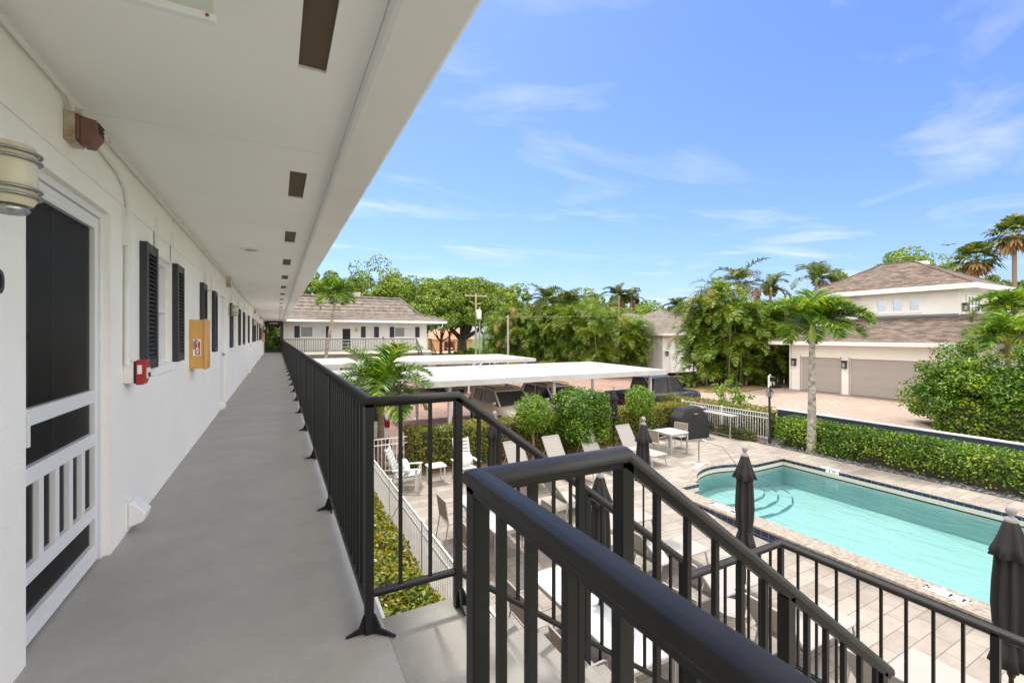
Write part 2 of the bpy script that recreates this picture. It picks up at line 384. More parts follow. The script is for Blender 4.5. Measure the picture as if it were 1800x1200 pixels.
# -------- things fixed to the wall
def wall_lamp(y, z, label):
    t = T('wall_lamp', label, 'wall lamp', (XW, y, z), group='wall lamps along the walkway')
    R, H, cx = .067, .20, .115
    MB().lathe([(R * .8, -H / 2), (R * .97, -H / 2 + .02), (R, 0), (R, H / 2 - .02), (R * .93, H / 2), (R * .85, H / 2 + .002), (R * .8, H / 2 - .03)], (cx, 0, 0), 24).build('lamp_shade', M['cream'], t)
    for zz in (-.070, -.046, .052, .076): MB().tube([(cx + (R + .008) * math.cos(2 * PI * i / 24), (R + .008) * math.sin(2 * PI * i / 24), zz) for i in range(25)], .0055, 6).build('wire_ring', M['steel'], t)
    b = MB().box(0, .02, -.05, .05, -.12, .10)
    b.tube([(.012, 0, -.09), (cx * .6, 0, -.12), (cx, 0, -.125), (cx + .04, 0, -.115)], .010, 8); b.lathe([(.04, -.128), (.05, -.115), (.042, -.103)], (cx, 0, 0), 16)
    b.build('bracket', M['steel'], t); return t
L0 = wall_lamp(2.11, 1.89, 'cream glass wall lamp with wire rings, closest to the camera beside the screen door')
for y, s_ in ((11.15, 'next to the second pair of windows past the white door'), (21.1, 'halfway down the walkway'), (28.5, 'far down the walkway'), (36.6, 'at the far end of the walkway by the passage')):
    dup(L0, (XW, y, 1.9), 0, 'small cream wall lamp ' + s_)
t = T('fire_alarm_horn', 'faded red alarm horn on a rusty white box under the ceiling', 'alarm horn', (XW, 2.93, 2.36))
MB().box(.008, .05, -.06, .07, -.07, .07).build('back_box', M['rust'], t, bevel=.004)
h = MB().box(.05, .065, -.055, .065, -.06, .065); h.prism([(.065, -.05, .06), (.125, -.04, .05), (.13, -.04, -.02), (.10, -.045, -.075), (.065, -.05, -.075)], (0, .095, 0))
h.build('horn_cover', M['faded_red'], t, bevel=.005)
g = MB()
for i in range(3):
    for j in range(3): g.box(.128, .133, -.03 + .028 * i, -.015 + .028 * i, -.01 + .02 * j, .0 + .02 * j)
g.build('grille', M['black'], t)
t = T('junction_box', 'small white junction box on the conduit above the white door', 'junction box', (XW, 10.6, 2.42))
MB().box(.008, .09, -.09, .09, -.09, .09).build('back_box', M['rust'], t, bevel=.006); MB().box(.09, .095, -.075, .075, -.075, .075).build('cover', M['trim'], t)
for y in (22.5, 30.3):
    t = dup(t, (XW, y, 2.42), 0, 'small white junction box on the conduit ' + ('halfway down the walkway' if y < 25 else 'near the far end of the walkway'))
t = T('conduit_pipe', 'thin white electrical conduit running along the top of the walkway wall', 'conduit', (XW, 0, 2.5))
p = MB().tube([(.03, Y0, -.005), (.03, 2.86, -.005), (.03, 2.90, -.05)], .013, 8).tube([(.03, 3.0, -.03), (.03, 3.03, -.005), (.03, 40.8, -.005)], .013, 8)
for k in range(20): p.box(.008, .05, 1.4 + 2 * k, 1.43 + 2 * k, -.025, .015)
p.build('pipe', M['conduit'], t)
p = MB().tube([(.025, 3.0, -.07), (.025, 3.6, -.12), (.025, 3.78, -.18), (.022, 3.84, -.28), (.022, 3.845, -.5)], .011, 8)
p.tube([(.022, 3.85, -.42), (.022, 3.84, -.8), (.022, 3.83, -1.35)], .016, 8); p.box(.0, .03, 3.80, 3.83, -.55, -.35)
p.build('drop_pipe', M['conduit'], t)
t = T('fire_pull_station', 'red fire alarm pull station below a conduit beside the first shutter', 'fire alarm', (XW, 3.92, 1.10))
MB().box(0, .05, -.085, .045, -.07, .075).build('back_box', M['conduit'], t, bevel=.004)
MB().box(.05, .062, -.06, .06, -.075, .075).build('gasket', M['black'], t)
MB().prism([(.062, -.06, -.085), (.10, -.06, -.085), (.115, -.06, -.04), (.115, -.06, .085), (.062, -.06, .085)], (0, .12, 0)).build('pull_body', M['red'], t, bevel=.004)
MB().box(.115, .122, -.035, .035, -.045, .03).build('pull_handle', M['label_white'], t); MB().box(.122, .126, -.025, .025, -.035, -.005).build('handle_slot', M['black'], t)
MB().box(.07, .095, -.0625, -.0605, -.01, .05).build('side_label', M['label_white'], t)
t = T('extinguisher_cabinet', 'tan fire extinguisher cabinet with a FIRE sticker, nearest on the wall', 'extinguisher cabinet', (XW, 6.37, 1.25), group='tan extinguisher cabinets')
MB().box(0, .135, 0, .30, -.29, .29).build('cabinet_body', M['tan'], t, bevel=.008)
MB().box(.135, .172, -.008, .308, -.298, .298).build('cabinet_door', M['tan'], t, bevel=.01)
MB().box(.172, .176, .05, .25, -.24, .24).build('door_panel', mat('orange_panel', (.72, .35, .09, 1), .35), t)
st = MB().box(.036, .112, -.004, -.001, -.135, .06).build('sticker', M['label_white'], t)
MB().prism([(.058, -.005, -.125), (.104, -.005, -.125), (.104, -.005, .03), (.095, -.005, .04), (.066, -.005, .04), (.058, -.005, .03)], (0, -.0015, 0)).build('red_mark', M['red'], st)
MB().tube([(.084, -.006, .045), (.06, -.006, .048), (.047, -.006, .035), (.046, -.006, -.06)], .005, 6).build('hose_mark', M['black'], st)
for i, ch in enumerate('FIRE'): text('letter', ch, .048, M['label_white'], st, basis((.081, -.0068, .018 - .038 * i), (1, 0, 0), (0, 0, 1)), .0006)
dup(t, (XW, 33.95, 1.25), 0, 'tan fire extinguisher cabinet far down the walkway near the dark passage')
def vent_hood(y, label):
    t = T('dryer_vent', label, 'dryer vent', (XW, y, .13), group='white dryer vents low on the wall')
    MB().box(0, .015, -.09, .09, -.10, .10).build('flange', M['trim'], t, bevel=.004)
    MB().prism([(.015, -.075, .085), (.05, -.075, .08), (.115, -.075, .0), (.10, -.075, -.055), (.015, -.075, -.085)], (0, .15, 0)).build('hood', M['trim'], t, bevel=.01); return t
v = vent_hood(3.95, 'white dryer vent hood low on the wall just past the screen door')
for y, s_ in ((9.3, 'just before the white door'), (17.9, 'before the third door, small with distance'), (26.8, 'far along the walkway'), (34.8, 'at the far end of the walkway')): dup(v, (XW, y, .13), 0, 'white dryer vent hood low on the wall ' + s_)
t = T('ceiling_speaker', 'round white flush disc fitting in the walkway ceiling', 'ceiling fitting', (-.32, 7.05, CEIL))
MB().lathe([(.12, 0), (.115, -.012), (.09, -.018), (.001, -.016)], n=28).build('rim', M['trim'], t); MB().lathe([(.08, -.019), (.075, -.022), (.001, -.023)], n=24).build('grille', M['seam'], t)
t = T('exit_sign', 'clear hanging sign panel with red letters at the top edge of the picture', 'sign', (-.36, 1.62, 2.41))
MB().box(-.19, .19, -.008, .008, -.09, .11).build('acrylic_panel', mat('frosted_panel', (.60, .62, .59, 1), .25), t, bevel=.003)
MB().box(-.195, .195, -.014, .014, -.11, -.088).build('frame', M['trim'], t, bevel=.003); MB().box(-.19, .19, -.012, .012, .11, .128).build('ceiling_mount', M['trim'], t)
text('lettering', 'EXIT', .17, M['red'], t, basis((0, -.0095, .02), (1, 0, 0), (0, 0, 1)), .0012)
MB().lathe([(.001, 0), (.005, .001), (.005, .003), (.001, .004)], n=10).build('indicator', M['red'], t).matrix_local = basis((.175, -.015, -.099), (1, 0, 0), (0, 0, 1))

# ================================================================== railings
CAP = [(-.0275, -.004), (-.0265, .007), (-.021, .016), (-.011, .0215), (0, .023), (.011, .0215), (.021, .016), (.0265, .007), (.0275, -.004), (.025, -.008), (.019, -.008), (.019, -.024), (-.019, -.024), (-.019, -.008), (-.025, -.008)]
BOT = [(-.013, -.013), (.013, -.013), (.013, .013), (-.013, .013)]
_bal = {}
def bar(name, root, p, h, wd=.016):
    key = (name, round(h, 3), wd)
    if key not in _bal:
        a = wd / 2; o = MB().box(-a, a, -a, a, 0, h).build(name, M['rail'], root, bevel=.0015 if wd > .03 else 0); _bal[key] = o.data
        if wd > .03: pass
    else:
        o = link(bpy.data.objects.new(name, _bal[key])); o.parent = root
        if wd > .03:
            b = o.modifiers.new('bevel', 'BEVEL'); b.width = .002; b.segments = 2
    o.location = Vector(p) - root.location; return o
_foot = []
def foot(root, p, dirs=((-1, 0), (0, 1))):
    mb = MB()
    for dx, dy in dirs:
        sx, sy = -dy, dx
        q = lambda a, z, s: (dx * a + sx * s, dy * a + sy * s, z)
        mb.prism([q(.018, .004, -.004), q(.10, .004, -.004), (q(.10, .010, -.004)), q(.045, .03, -.004), q(.024, .085, -.004), q(.018, .09, -.004)], (sx * .008, sy * .008, 0))
    o = mb.build('foot_bracket', M['rail'], root); o.location = Vector(p) - root.location; return o
def run(root, A, B, n, h_bot=.185, first=True, stuff_from=None, skip=()):
    """balusters between two top-rail points"""
    A, B = Vector(A), Vector(B)
    for i in range(1, n):
        p = A.lerp(B, i / n)
        bar('baluster', root, (p.x, p.y, p.z - 1.07 + h_bot), 1.05 - h_bot - .01)
# main walkway rail with its return at the stair head
RX, SY = .37, 2.09
rl = T('walkway_railing', 'long black metal railing along the right side of the grey walkway', 'railing', (RX, SY, 0))
ST_A = Vector((.80, SY, 1.05))
slope = .75
ST_B = Vector((2.40, SY, 1.05 - 1.60 * slope))
MB().sweep([(RX, 40.9, 1.05), (RX, SY, 1.05), ST_A, ST_B], CAP).build('top_rail', M['cap'], rl, world=True)
MB().sweep([(RX, 40.9, .11), (RX, SY + .02, .11)], BOT).sweep([(RX + .02, SY, .175), (.78, SY, .175)], BOT).sweep([(.80, SY, .175), (2.40, SY, .175 - 1.6 * slope)], BOT).build('bottom_rail', M['rail'], rl, world=True)
yp = [SY + 1.63 * k for k in range(24)] + [40.9]; nb = 0; rest = MB()
for i, y in enumerate(yp):
    bar('post', rl, (RX, y, 0), 1.04, .038); foot(rl, (RX, y, 0), ((-1, 0), (0, -1)) if i else ((-1, 0), (1, -.9)))
    if i + 1 < len(yp):
        n = max(2, round((yp[i + 1] - y) / .1087))
        for j in range(1, n):
            yy = y + (yp[i + 1] - y) * j / n
            if nb < 84: bar('baluster', rl, (RX, yy, .11), .93); nb += 1
            else: rest.box(RX - .008, RX + .008, yy - .008, yy + .008, .11, 1.03)
o = rest.build('baluster', M['rail'], rl, world=True); o['kind'] = 'stuff'
for x in (.513, .657): bar('baluster', rl, (x, SY, .175), .86)
bar('post', rl, (.80, SY, 0), 1.04, .038); foot(rl, (.80, SY, 0), ((1, -.6), (0, -1)))
for k in range(1, 14):
    x = .80 + .1143 * k; z = 1.05 - (x - .8) * slope
    if k in (7,): bar('post', rl, (x, SY, z - 1.03), 1.01, .038)
    else: bar('baluster', rl, (x, SY, z - .875), .86)
bar('post', rl, (2.40, SY, -1.37), 1.21, .038)
# near rail: along the landing then down the stair
NY = .85
nr = T('landing_railing', 'thick black railing closest to the camera, turning down beside the stair', 'railing', (RX, NY, 0))
N_A = Vector((.765, NY, 1.05)); N_B = Vector((2.11, NY, 1.05 - 1.345 * slope))
MB().sweep([(RX, Y0, 1.05), (RX, NY, 1.05), N_A, N_B], CAP).build('top_rail', M['cap'], nr, world=True, bevel=0)
MB().sweep([(RX, Y0, .11), (RX, NY - .02, .11)], BOT).sweep([(RX + .02, NY, .175), (.74, NY, .175)], BOT).sweep([(.765, NY, .175), (2.11, NY, .175 - 1.345 * slope)], BOT).build('bottom_rail', M['rail'], nr, world=True)
for k in range(36):
    y = NY - .1087 * k
    if k % 15 == 0: bar('post', nr, (RX, y, 0), 1.04, .038); foot(nr, (RX, y, 0), ((-1, 0), (0, -1)))
    else: bar('baluster', nr, (RX, y, .11), .93, .0165)
for x in (.50, .632): bar('baluster', nr, (x, NY, .175), .86, .0165)
bar('post', nr, (.765, NY, 0), 1.04, .038); foot(nr, (.765, NY, 0), ((1, .5), (0, 1)))
for k in range(1, 12):
    x = .765 + .1143 * k; z = 1.05 - (x - .765) * slope
    if k in (6,): bar('post', nr, (x, NY, z - 1.02), 1.0, .038)
    else: bar('baluster', nr, (x, NY, z - .875), .86)
bar('post', nr, (2.06, NY, -1.2), 1.26, .038)
# stairs
LZ = -1.37; NR = 8; RI = -LZ / NR; TR = .2286; SX0 = .88
stc = T('staircase', 'pale concrete stair going down from the walkway landing to the pool deck', 'staircase', (SX0, 1.5, GND))
box('landing_slab', M['landing'], stc, .447, SX0, Y0 + 2.5, 2.17, -.2, -.002, world=True)
s = MB(); y0, y1 = .79, 2.17
for k in range(NR - 1):
    z = -(k + 1) * RI; x = SX0 + k * TR
    s.prism([(x, y0, z), (x + TR, y0, z), (x + TR, y0, z - RI), (x + TR, y0, z - RI - .14), (x, y0, z - .16)], (0, y1 - y0, 0))
s.build('flight', M['landing'], stc, world=True)
XL = SX0 + (NR - 1) * TR
box('mid_landing', M['landing'], stc, XL, 3.66, -.62, 2.22, LZ - .2, LZ, world=True)
s = MB(); n2 = 9; r2 = (LZ - GND) / n2
for k in range(n2 - 1):
    z = LZ - (k + 1) * r2; x = XL - k * TR
    s.prism([(x, -.60, z), (x - TR, -.60, z), (x - TR, -.60, z - r2 - .14), (x, -.60, z - .16)], (0, 1.28, 0))
s.build('lower_flight', M['landing'], stc, world=True)
for (x, y) in ((3.5, 2.05), (3.5, -.45)): box('support_post', M['stucco'], stc, x - .08, x + .08, y - .08, y + .08, GND, LZ - .2, world=True)
ml = T('stair_turn_railing', 'black railing around the lower stair landing above the pool deck', 'railing', (2.5, 2.15, LZ))
ZT = LZ + 1.05; LX = 3.60
MB().sweep([(2.49, 2.155, ZT), (LX, 2.155, ZT), (LX, -.55, ZT)], CAP).build('top_rail', M['cap'], ml, world=True)
MB().sweep([(2.49, 2.155, LZ + .13), (LX, 2.155, LZ + .13), (LX, -.55, LZ + .13)], BOT).build('bottom_rail', M['rail'], ml, world=True)
for x in (2.51, LX): bar('post', ml, (x, 2.155, LZ), 1.04, .038)
for k in range(1, 8): bar('baluster', ml, (2.51 + (LX - 2.51) * k / 8, 2.155, LZ + .13), .91)
for k in range(1, 21):
    y = 2.155 - .135 * k
    if k in (9, 20): bar('post', ml, (LX, y, LZ), 1.04, .038)
    else: bar('baluster', ml, (LX, y, LZ + .13), .91)
# ================================================================== ground
def struct(o): o['kind'] = 'structure'; return o
def sstep(a, b, x):
    t = min(max((x - a) / (b - a), 0), 1); return t * t * (3 - 2 * t)
DK = -2.75
def zdeck(x, y): return DK - .22 * (1 - sstep(6.0, 8.5, y)) * (1 - sstep(9.12, 9.13, x))
M['deck'] = brick('pool_deck_pavers', srgb(166, 156, 145), srgb(142, 133, 124), srgb(108, 101, 94), .62, .26, .006, .7, (.74, 1.1), .35, nscale=2.2)
M['coping'] = mat('travertine_coping', srgb(172, 162, 149), .75, col2=srgb(104, 94, 84), scale=17, bump=.6, bscale=22, bdist=.012)
M['lot'] = brick('pink_lot_pavers', srgb(164, 134, 118), srgb(140, 110, 97), srgb(108, 88, 80), .21, .105, .006, .8, (.82, 1.1), .3, rot=PI / 4, nscale=.35)
M['drive'] = brick('driveway_pavers', srgb(174, 155, 142), srgb(154, 135, 123), srgb(122, 107, 99), .24, .12, .006, .8, (.86, 1.08), .3, rot=PI / 4, nscale=.4)
M['lawn'] = mat('lawn', (.075, .145, .018, 1), .9, col2=(.045, .085, .012, 1), scale=1.5, bump=.6, bscale=25)
M['dry'] = mat('dry_grass_and_mulch', (.33, .19, .10, 1), .95, col2=(.13, .12, .03, 1), scale=.9, bump=.6, bscale=20)
M['mulch'] = mat('dark_mulch', (.06, .035, .022, 1), .95, col2=(.12, .06, .035, 1), scale=14, bump=.9, bscale=50)
M['soil'] = mat('brown_leaf_litter', (.22, .11, .06, 1), .95, col2=(.09, .045, .03, 1), scale=22, bump=.9, bscale=60)
M['gravel'] = mat('dark_gravel', (.10, .095, .095, 1), .8, col2=(.03, .028, .028, 1), scale=30, bump=1, bscale=45)
M['asph'] = mat('asphalt', (.06, .06, .06, 1), .85, var=.3, scale=2)
M['kerb'] = mat('white_kerb', (.62, .60, .57, 1), .7, var=.15, scale=3)
g = MB()
for x0, x1, y0, y1 in ((-400, 9.2, -300, 600), (9.2, 15.2, -300, -3.7), (9.2, 15.2, 9.7, 600), (15.2, 500, -300, 600)): g.poly([(x0, y0, -3.05), (x1, y0, -3.05), (x1, y1, -3.05), (x0, y1, -3.05)])
struct(g.build('ground', M['lawn']))
# deck, leaving the pool open
ARC_C, ARC_R = (12.1, 7.32), 2.05
PX0, PX1, PYN, PYS = 9.60, 14.93, 8.78, -3.5
def north_edge(x):
    if x < 10.35: return 8.45
    a = ARC_R ** 2 - (x - ARC_C[0]) ** 2
    e = ARC_C[1] + math.sqrt(a) if a > 0 else 0
    return max(e, 8.62 if x < 12 else 8.86)
xs = [PX0, 10.0, 10.34, 10.36] + [10.36 + (13.75 - 10.36) * k / 26 for k in range(1, 27)] + [14.1, 14.5, PX1]
ne = [(x, north_edge(x)) for x in xs]
d = MB()
gx = [2.15 + (9.12 - 2.15) * k / 20 for k in range(21)]; gy = [-7 + (13.3 + 7) * k / 60 for k in range(61)]
for i in range(20):
    for j in range(60):
        d.poly([(gx[i], gy[j], zdeck(gx[i], gy[j])), (gx[i + 1], gy[j], zdeck(gx[i], gy[j])), (gx[i + 1], gy[j + 1], zdeck(gx[i], gy[j + 1])), (gx[i], gy[j + 1], zdeck(gx[i], gy[j + 1]))])
CW = .30
d.poly([(9.12, 8.45, DK), (9.60, 8.45, DK), (9.60, 13.3, DK), (9.12, 13.3, DK)])
for (a, ya), (b, yb) in zip(ne[:-1], ne[1:]): d.poly([(a, ya + CW, DK), (b, yb + CW, DK), (b, 13.3, DK), (a, 13.3, DK)])
d.poly([(PX1 + CW, -7, DK), (16.25, -7, DK), (16.25, 13.3, DK), (PX1 + CW, 13.3, DK)]); d.poly([(PX1, 8.86 + CW, DK), (PX1 + CW, 8.86 + CW, DK), (PX1 + CW, 13.3, DK), (PX1, 13.3, DK)])
d.poly([(9.12, -7, DK), (PX1 + CW, -7, DK), (PX1 + CW, PYS - CW, DK), (9.12, PYS - CW, DK)])
struct(d.build('pool_deck', M['deck']))
c = MB()
for (a, ya), (b, yb) in zip(ne[:-1], ne[1:]): c.poly([(a, ya, DK + .002), (b, yb, DK + .002), (b, yb + CW, DK + .002), (a, ya + CW, DK + .002)])
c.poly([(PX1, PYS - CW, DK + .002), (PX1 + CW, PYS - CW, DK + .002), (PX1 + CW, 8.86 + CW, DK + .002), (PX1, 8.86 + CW, DK + .002)])
c.box(9.10, PX0 + .02, PYS - CW, 8.44, DK - .04, DK + .012)
struct(c.build('pool_coping', M['coping'], bevel=.01))
# pool shell
WZ = -2.975
M['tile_navy'] = brick('navy_pool_tile', srgb(26, 40, 74), srgb(14, 26, 54), srgb(90, 98, 114), .16, .16, .008, .18, (.8, 1.2), .2, off=0)
M['plaster'] = mat('pool_plaster', (.345, .49, .495, 1), .7, col2=(.30, .455, .46, 1), scale=1.2)
M['plaster_top'] = mat('cream_pool_plaster', srgb(190, 184, 168), .6, var=.08, scale=3)
M['trim_navy'] = mat('navy_trim_tile', srgb(22, 34, 62), .25, var=.3, scale=9)
outl = [(PX0, PYS)] + [(PX1, PYS)] + [(x, y) for x, y in reversed(ne)]
outl = [(p[0], p[1]) for p in outl]; n = len(outl)
walls = MB(); topb = MB(); tile = MB(); trim = MB()
for i in range(n):
    (xa, ya), (xb, yb) = outl[i], outl[(i + 1) % n]
    if math.hypot(xa - xb, ya - yb) < 1e-5: continue
    q = lambda m, z0, z1: m.poly([(xb, yb, z0), (xa, ya, z0), (xa, ya, z1), (xb, yb, z1)])
    q(tile, DK - .095, DK + .002); q(topb, WZ + .018, DK - .095); q(trim, WZ - .02, WZ + .018); q(walls, -3.62, WZ - .02)
pool = T('swimming_pool', 'turquoise swimming pool with a rounded shallow end and navy tile bands', 'swimming pool', (12.3, 3, -4.2))
walls.poly([(x, y, -3.62) for x, y in outl])
ec = (12.15, 8.75)
for rx, ry, z0, z1 in ((2.2, 1.3, -3.62, -3.565), (1.75, .95, -3.565, -3.51), (1.3, .6, -3.51, -3.455)):
    pts = [(ec[0] + rx * math.cos(t), min(ec[1] + ry * math.sin(t), north_edge(ec[0] + rx * math.cos(t)) - .004), z0) for t in [2 * PI * k / 40 for k in range(40)]]
    walls.prism(pts, (0, 0, z1 - z0))
    for k in range(21, 40):
        if k % 3: trim.prism([(pts[k][0], pts[k][1], z1 + .004), (pts[(k + 1) % 40][0], pts[(k + 1) % 40][1], z1 + .004), (ec[0] + (pts[(k + 1) % 40][0] - ec[0]) * .985, ec[1] + (pts[(k + 1) % 40][1] - ec[1]) * .985, z1 + .004), (ec[0] + (pts[k][0] - ec[0]) * .985, ec[1] + (pts[k][1] - ec[1]) * .985, z1 + .004)], (0, 0, .004))
walls.build('shell', M['plaster'], pool, world=True); topb.build('upper_band', M['plaster_top'], pool, world=True); tile.build('tile_band', M['tile_navy'], pool, world=True); trim.build('trim_band', M['trim_navy'], pool, world=True)
box('outer_tile_band', M['tile_navy'], pool, 9.125, 9.3, PYS - CW, 8.43, -3.02, DK - .041, world=True)
t = NT('pool_water'); tb = t.n('ShaderNodeBsdfTransparent'); tb.inputs[0].default_value = (.82, .97, .955, 1)
gl = t.n('ShaderNodeBsdfGlossy'); gl.inputs['Roughness'].default_value = .02; fr = t.n('ShaderNodeFresnel'); fr.inputs[0].default_value = 1.40; mx = t.n('ShaderNodeMixShader')
tc = t.n('ShaderNodeTexCoord'); mp = t.n('ShaderNodeMapping'); mp.inputs['Scale'].default_value = (1.3, .5, 1); t.l(tc.outputs['Object'], mp.inputs[0])
no = t.n('ShaderNodeTexNoise'); no.inputs['Scale'].default_value = 1.7; no.inputs['Detail'].default_value = 4; no.inputs['Distortion'].default_value = 1.2; t.l(mp.outputs[0], no.inputs['Vector'])
bp = t.n('ShaderNodeBump'); bp.inputs['Strength'].default_value = .36; bp.inputs['Distance'].default_value = .12; t.l(no.outputs['Fac'], bp.inputs['Height'])
t.l(bp.outputs[0], gl.inputs['Normal']); t.l(bp.outputs[0], fr.inputs['Normal']); t.l(fr.outputs[0], mx.inputs[0]); t.l(tb.outputs[0], mx.inputs[1]); t.l(gl.outputs[0], mx.inputs[2]); t.l(mx.outputs[0], t.out.inputs[0])
struct(MB().poly([(x, y, WZ) for x, y in outl]).build('water', t.mat))
# depth markers
def marker(label, words_, x, y, wd, xa, ya, z=DK + .014, size=.13, h=.16):
    t = T('depth_marker', label, 'pool marker', (x, y, z), group='pool depth markers')
    m3 = basis((0, 0, 0), xa, ya); o = MB().box(-wd / 2, wd / 2, -h / 2, h / 2, 0, .002).build('tile_plate', M['label_white'], t); o.matrix_local = m3
    tx = text('lettering', words_, size, M['black'], t, m3 @ Matrix.Translation((0, 0, .0026)), .0004, space=1.35)
p5 = at(1666, 1042, DK)
marker('white 5 FT depth marker on the near pool coping', '5  FT', 9.37, p5.y, .50, (0, -1, 0), (1, 0, 0), size=.19, h=.19)
marker('white 3 FT MIN depth marker on the near pool coping beyond the stair rail', '3 FT MIN', 9.37, at(1278, 896, DK).y, .85, (0, -1, 0), (1, 0, 0), size=.18, h=.18)
marker('faint 4 FT depth marker on the far pool coping', '4 FT', PX1 + .15, at(1462, 823, DK).y, .5, (0, -1, 0), (1, 0, 0), z=DK + .006)
marker('faint depth marker on the curved pool deck beside the handrail', '3 FT MIN', 11.75, 9.62, .75, (.9, .35, 0), (-.35, .9, 0), z=DK + .006, size=.12)
marker('white 4 FT tile plate set in the navy band of the far pool wall', '4 FT', PX1 - .003, at(1462, 827, DK).y, .36, (0, -1, 0), (0, 0, 1), z=DK - .047, size=.08, h=.085)
# strip bed by the building, gravel, lot, lawn, driveway
struct(MB().poly([(-1.2, -7, -2.99), (2.14, -7, -2.99), (2.14, 14.2, -2.99), (-1.2, 14.2, -2.99)]).build('planting_soil', M['mulch']))
def strip(name, m, x0, x1, y0, y1, z): return struct(MB().poly([(x0, y0, z), (x1, y0, z), (x1, y1, z), (x0, y1, z)]).build(name, m))
strip('gravel_bed', M['gravel'], 16.25, 18.3, -7, 10.9, DK - .006); strip('hedge_soil', M['soil'], 2.1, 16.9, 13.3, 14.15, DK - .006); strip('soil_border', M['soil'], 3.3, 15.8, 12.72, 13.3, DK + .004)
strip('garden_soil', M['soil'], 16.25, 18.4, 10.9, 14.15, DK - .006); strip('parking_lot', M['lot'], -1.2, 24, 14.15, 38.5, DK - .004)
kb = MB().box(3.0, 16.4, 14.17, 14.30, DK - .1, DK + .12); struct(kb.build('kerb', M['kerb'], bevel=.01))
strip('road', M['lot'], 24, 80, 22, 38.5, DK - .008); strip('street', M['asph'], -100, 160, 60, 68, -2.9)
def zdrive(x, y):
    return DK + .65 * max(sstep(19.3, 28.5, x) * (1 - .5 * sstep(21, 28, y)), 1 - sstep(10.9, 14.5, y))
d = MB(); gx = [18.21 + k * 1.1 for k in range(14)]; gy = [-12 + k * 1.15 for k in range(33)]
for i in range(13):
    for j in range(32):
        if gy[j] < 10.85 or gx[i] > 19.3: d.poly([(x, y, zdrive(x, y)) for x, y in ((gx[i], gy[j]), (gx[i + 1], gy[j]), (gx[i + 1], gy[j + 1]), (gx[i], gy[j + 1]))])
struct(d.build('driveway', M['drive']))
b = MB(); 
for i in range(12):
    for j in range(12):
        x0, x1 = 24.2 + i * .5, 24.7 + i * .5; y0, y1 = 17.4 + j * .45, 17.85 + j * .45
        if (x0 - 28) ** 2 / 14 + (y0 - 20.6) ** 2 / 10 < 1: b.poly([(x, y, zdrive(x, y) + .03) for x, y in ((x0, y0), (x1, y0), (x1, y1), (x0, y1))])
struct(b.build('dry_lawn_patch', M['dry']))
struct(MB().poly([(19.6, -8, -2.085), (27, -8, -2.085), (27, 6.2, -2.085), (22.6, 8.0, -2.085), (20.6, 6.1, -2.085), (19.6, 4.6, -2.085)]).build('mulch_bed', M['mulch']))
wl = T('garden_wall', 'low navy wall with a white cap between the hedge and the driveway', 'wall', (18.2, 2, GND))
M['navy_wall'] = mat('navy_wall_paint', srgb(46, 56, 74), .6, var=.15, scale=2)
box('wall_body', M['navy_wall'], wl, 18.06, 18.20, -12, 10.95, GND, -1.65, world=True); box('wall_cap', M['label_white'], wl, 18.045, 18.215, -12.05, 10.97, -1.65, -1.61, world=True, bevel=.006)
rng = np.random.RandomState(3)
# loose stones along the gravel bed
V = []; Q = []
for k in range(900):
    x, y = 16.28 + .42 * rng.rand() ** 1.3, -6 + 16.7 * rng.rand(); r = .018 + .03 * rng.rand(); c0 = np.array((x, y, DK + r * .25)); o8 = []
    for sx in (-1, 1):
        for sy in (-1, 1):
            for sz in (-1, 1): o8.append(c0 + r * np.array((sx, sy, .6 * sz)) * (.6 + .5 * rng.rand(3)))
    b0 = len(V); V += o8; Q += [[b0 + i for i in f] for f in ((0, 1, 3, 2), (4, 6, 7, 5), (0, 4, 5, 1), (2, 3, 7, 6), (0, 2, 6, 4), (1, 5, 7, 3))]
np_mesh('gravel_stones', V, Q, mat('grey_stone', (.24, .23, .23, 1), .7, col2=(.07, .07, .075, 1), scale=6))['kind'] = 'stuff'

# ================================================================== white picket fences
_pk = {}
def fence(label, A, B, z, h=1.07, sp=.105, panel=2.4, ends=(True, True), gate=False, group='white aluminium pool fences'):
    A, B = Vector((A[0], A[1], z)), Vector((B[0], B[1], z)); L = (B - A).length; u = (B - A).normalized(); ang = math.atan2(u.y, u.x)
    f = T('pool_fence', label, 'fence', A, ang, group)
    r = MB()
    for zz in (h - .02, h - .20, .10): r.box(0, L, -.014, .014, zz - .015, zz + .015)
    r.build('rail', M['alu'], f)
    k = 0; x = 0; n = max(1, round(L / panel))
    for i in range(n + 1):
        px = L * i / n
        if (i == 0 and not ends[0]) or (i == n and not ends[1]): continue
        o = MB().box(-.028, .028, -.028, .028, 0, h + .02).prism([(-.03, -.03, h + .02), (.03, -.03, h + .02), (.03, .03, h + .02), (-.03, .03, h + .02)], (0, 0, .02)).build('post', M['alu'], f); o.location = (px, 0, 0)
    key = h
    if key not in _pk: _pk[key] = MB().box(-.008, .008, -.008, .008, .02, h - .01)
    me = None; N = int(L / sp)
    rest = MB()
    for i in range(1, N):
        if i <= 99:
            if me is None: o = _pk[key].build('picket', M['alu'], f); me = o.data
            else: o = link(bpy.data.objects.new('picket', me)); o.parent = f
            o.location = (L * i / N, 0, 0)
        else:
            xx = L * i / N; rest.box(xx - .008, xx + .008, -.008, .008, .02, h - .01)
    if rest.v: rest.build('picket', M['alu'], f)['kind'] = 'stuff'
    if gate:
        MB().tube([(gate[0], .0, .12), (gate[1], .0, h - .2)], .012, 6).build('brace', M['alu'], f)
    return f
fence('long white picket fence between the yellow green hedge strip and the pool deck', (2.25, 12.6), (2.25, 2.5), zdeck(3, 4), gate=(2.45, 3.4))
fence('short white picket fence under the small palm behind the slatted chair', (2.3, 13.4), (3.5, 13.4), DK, ends=(True, False))
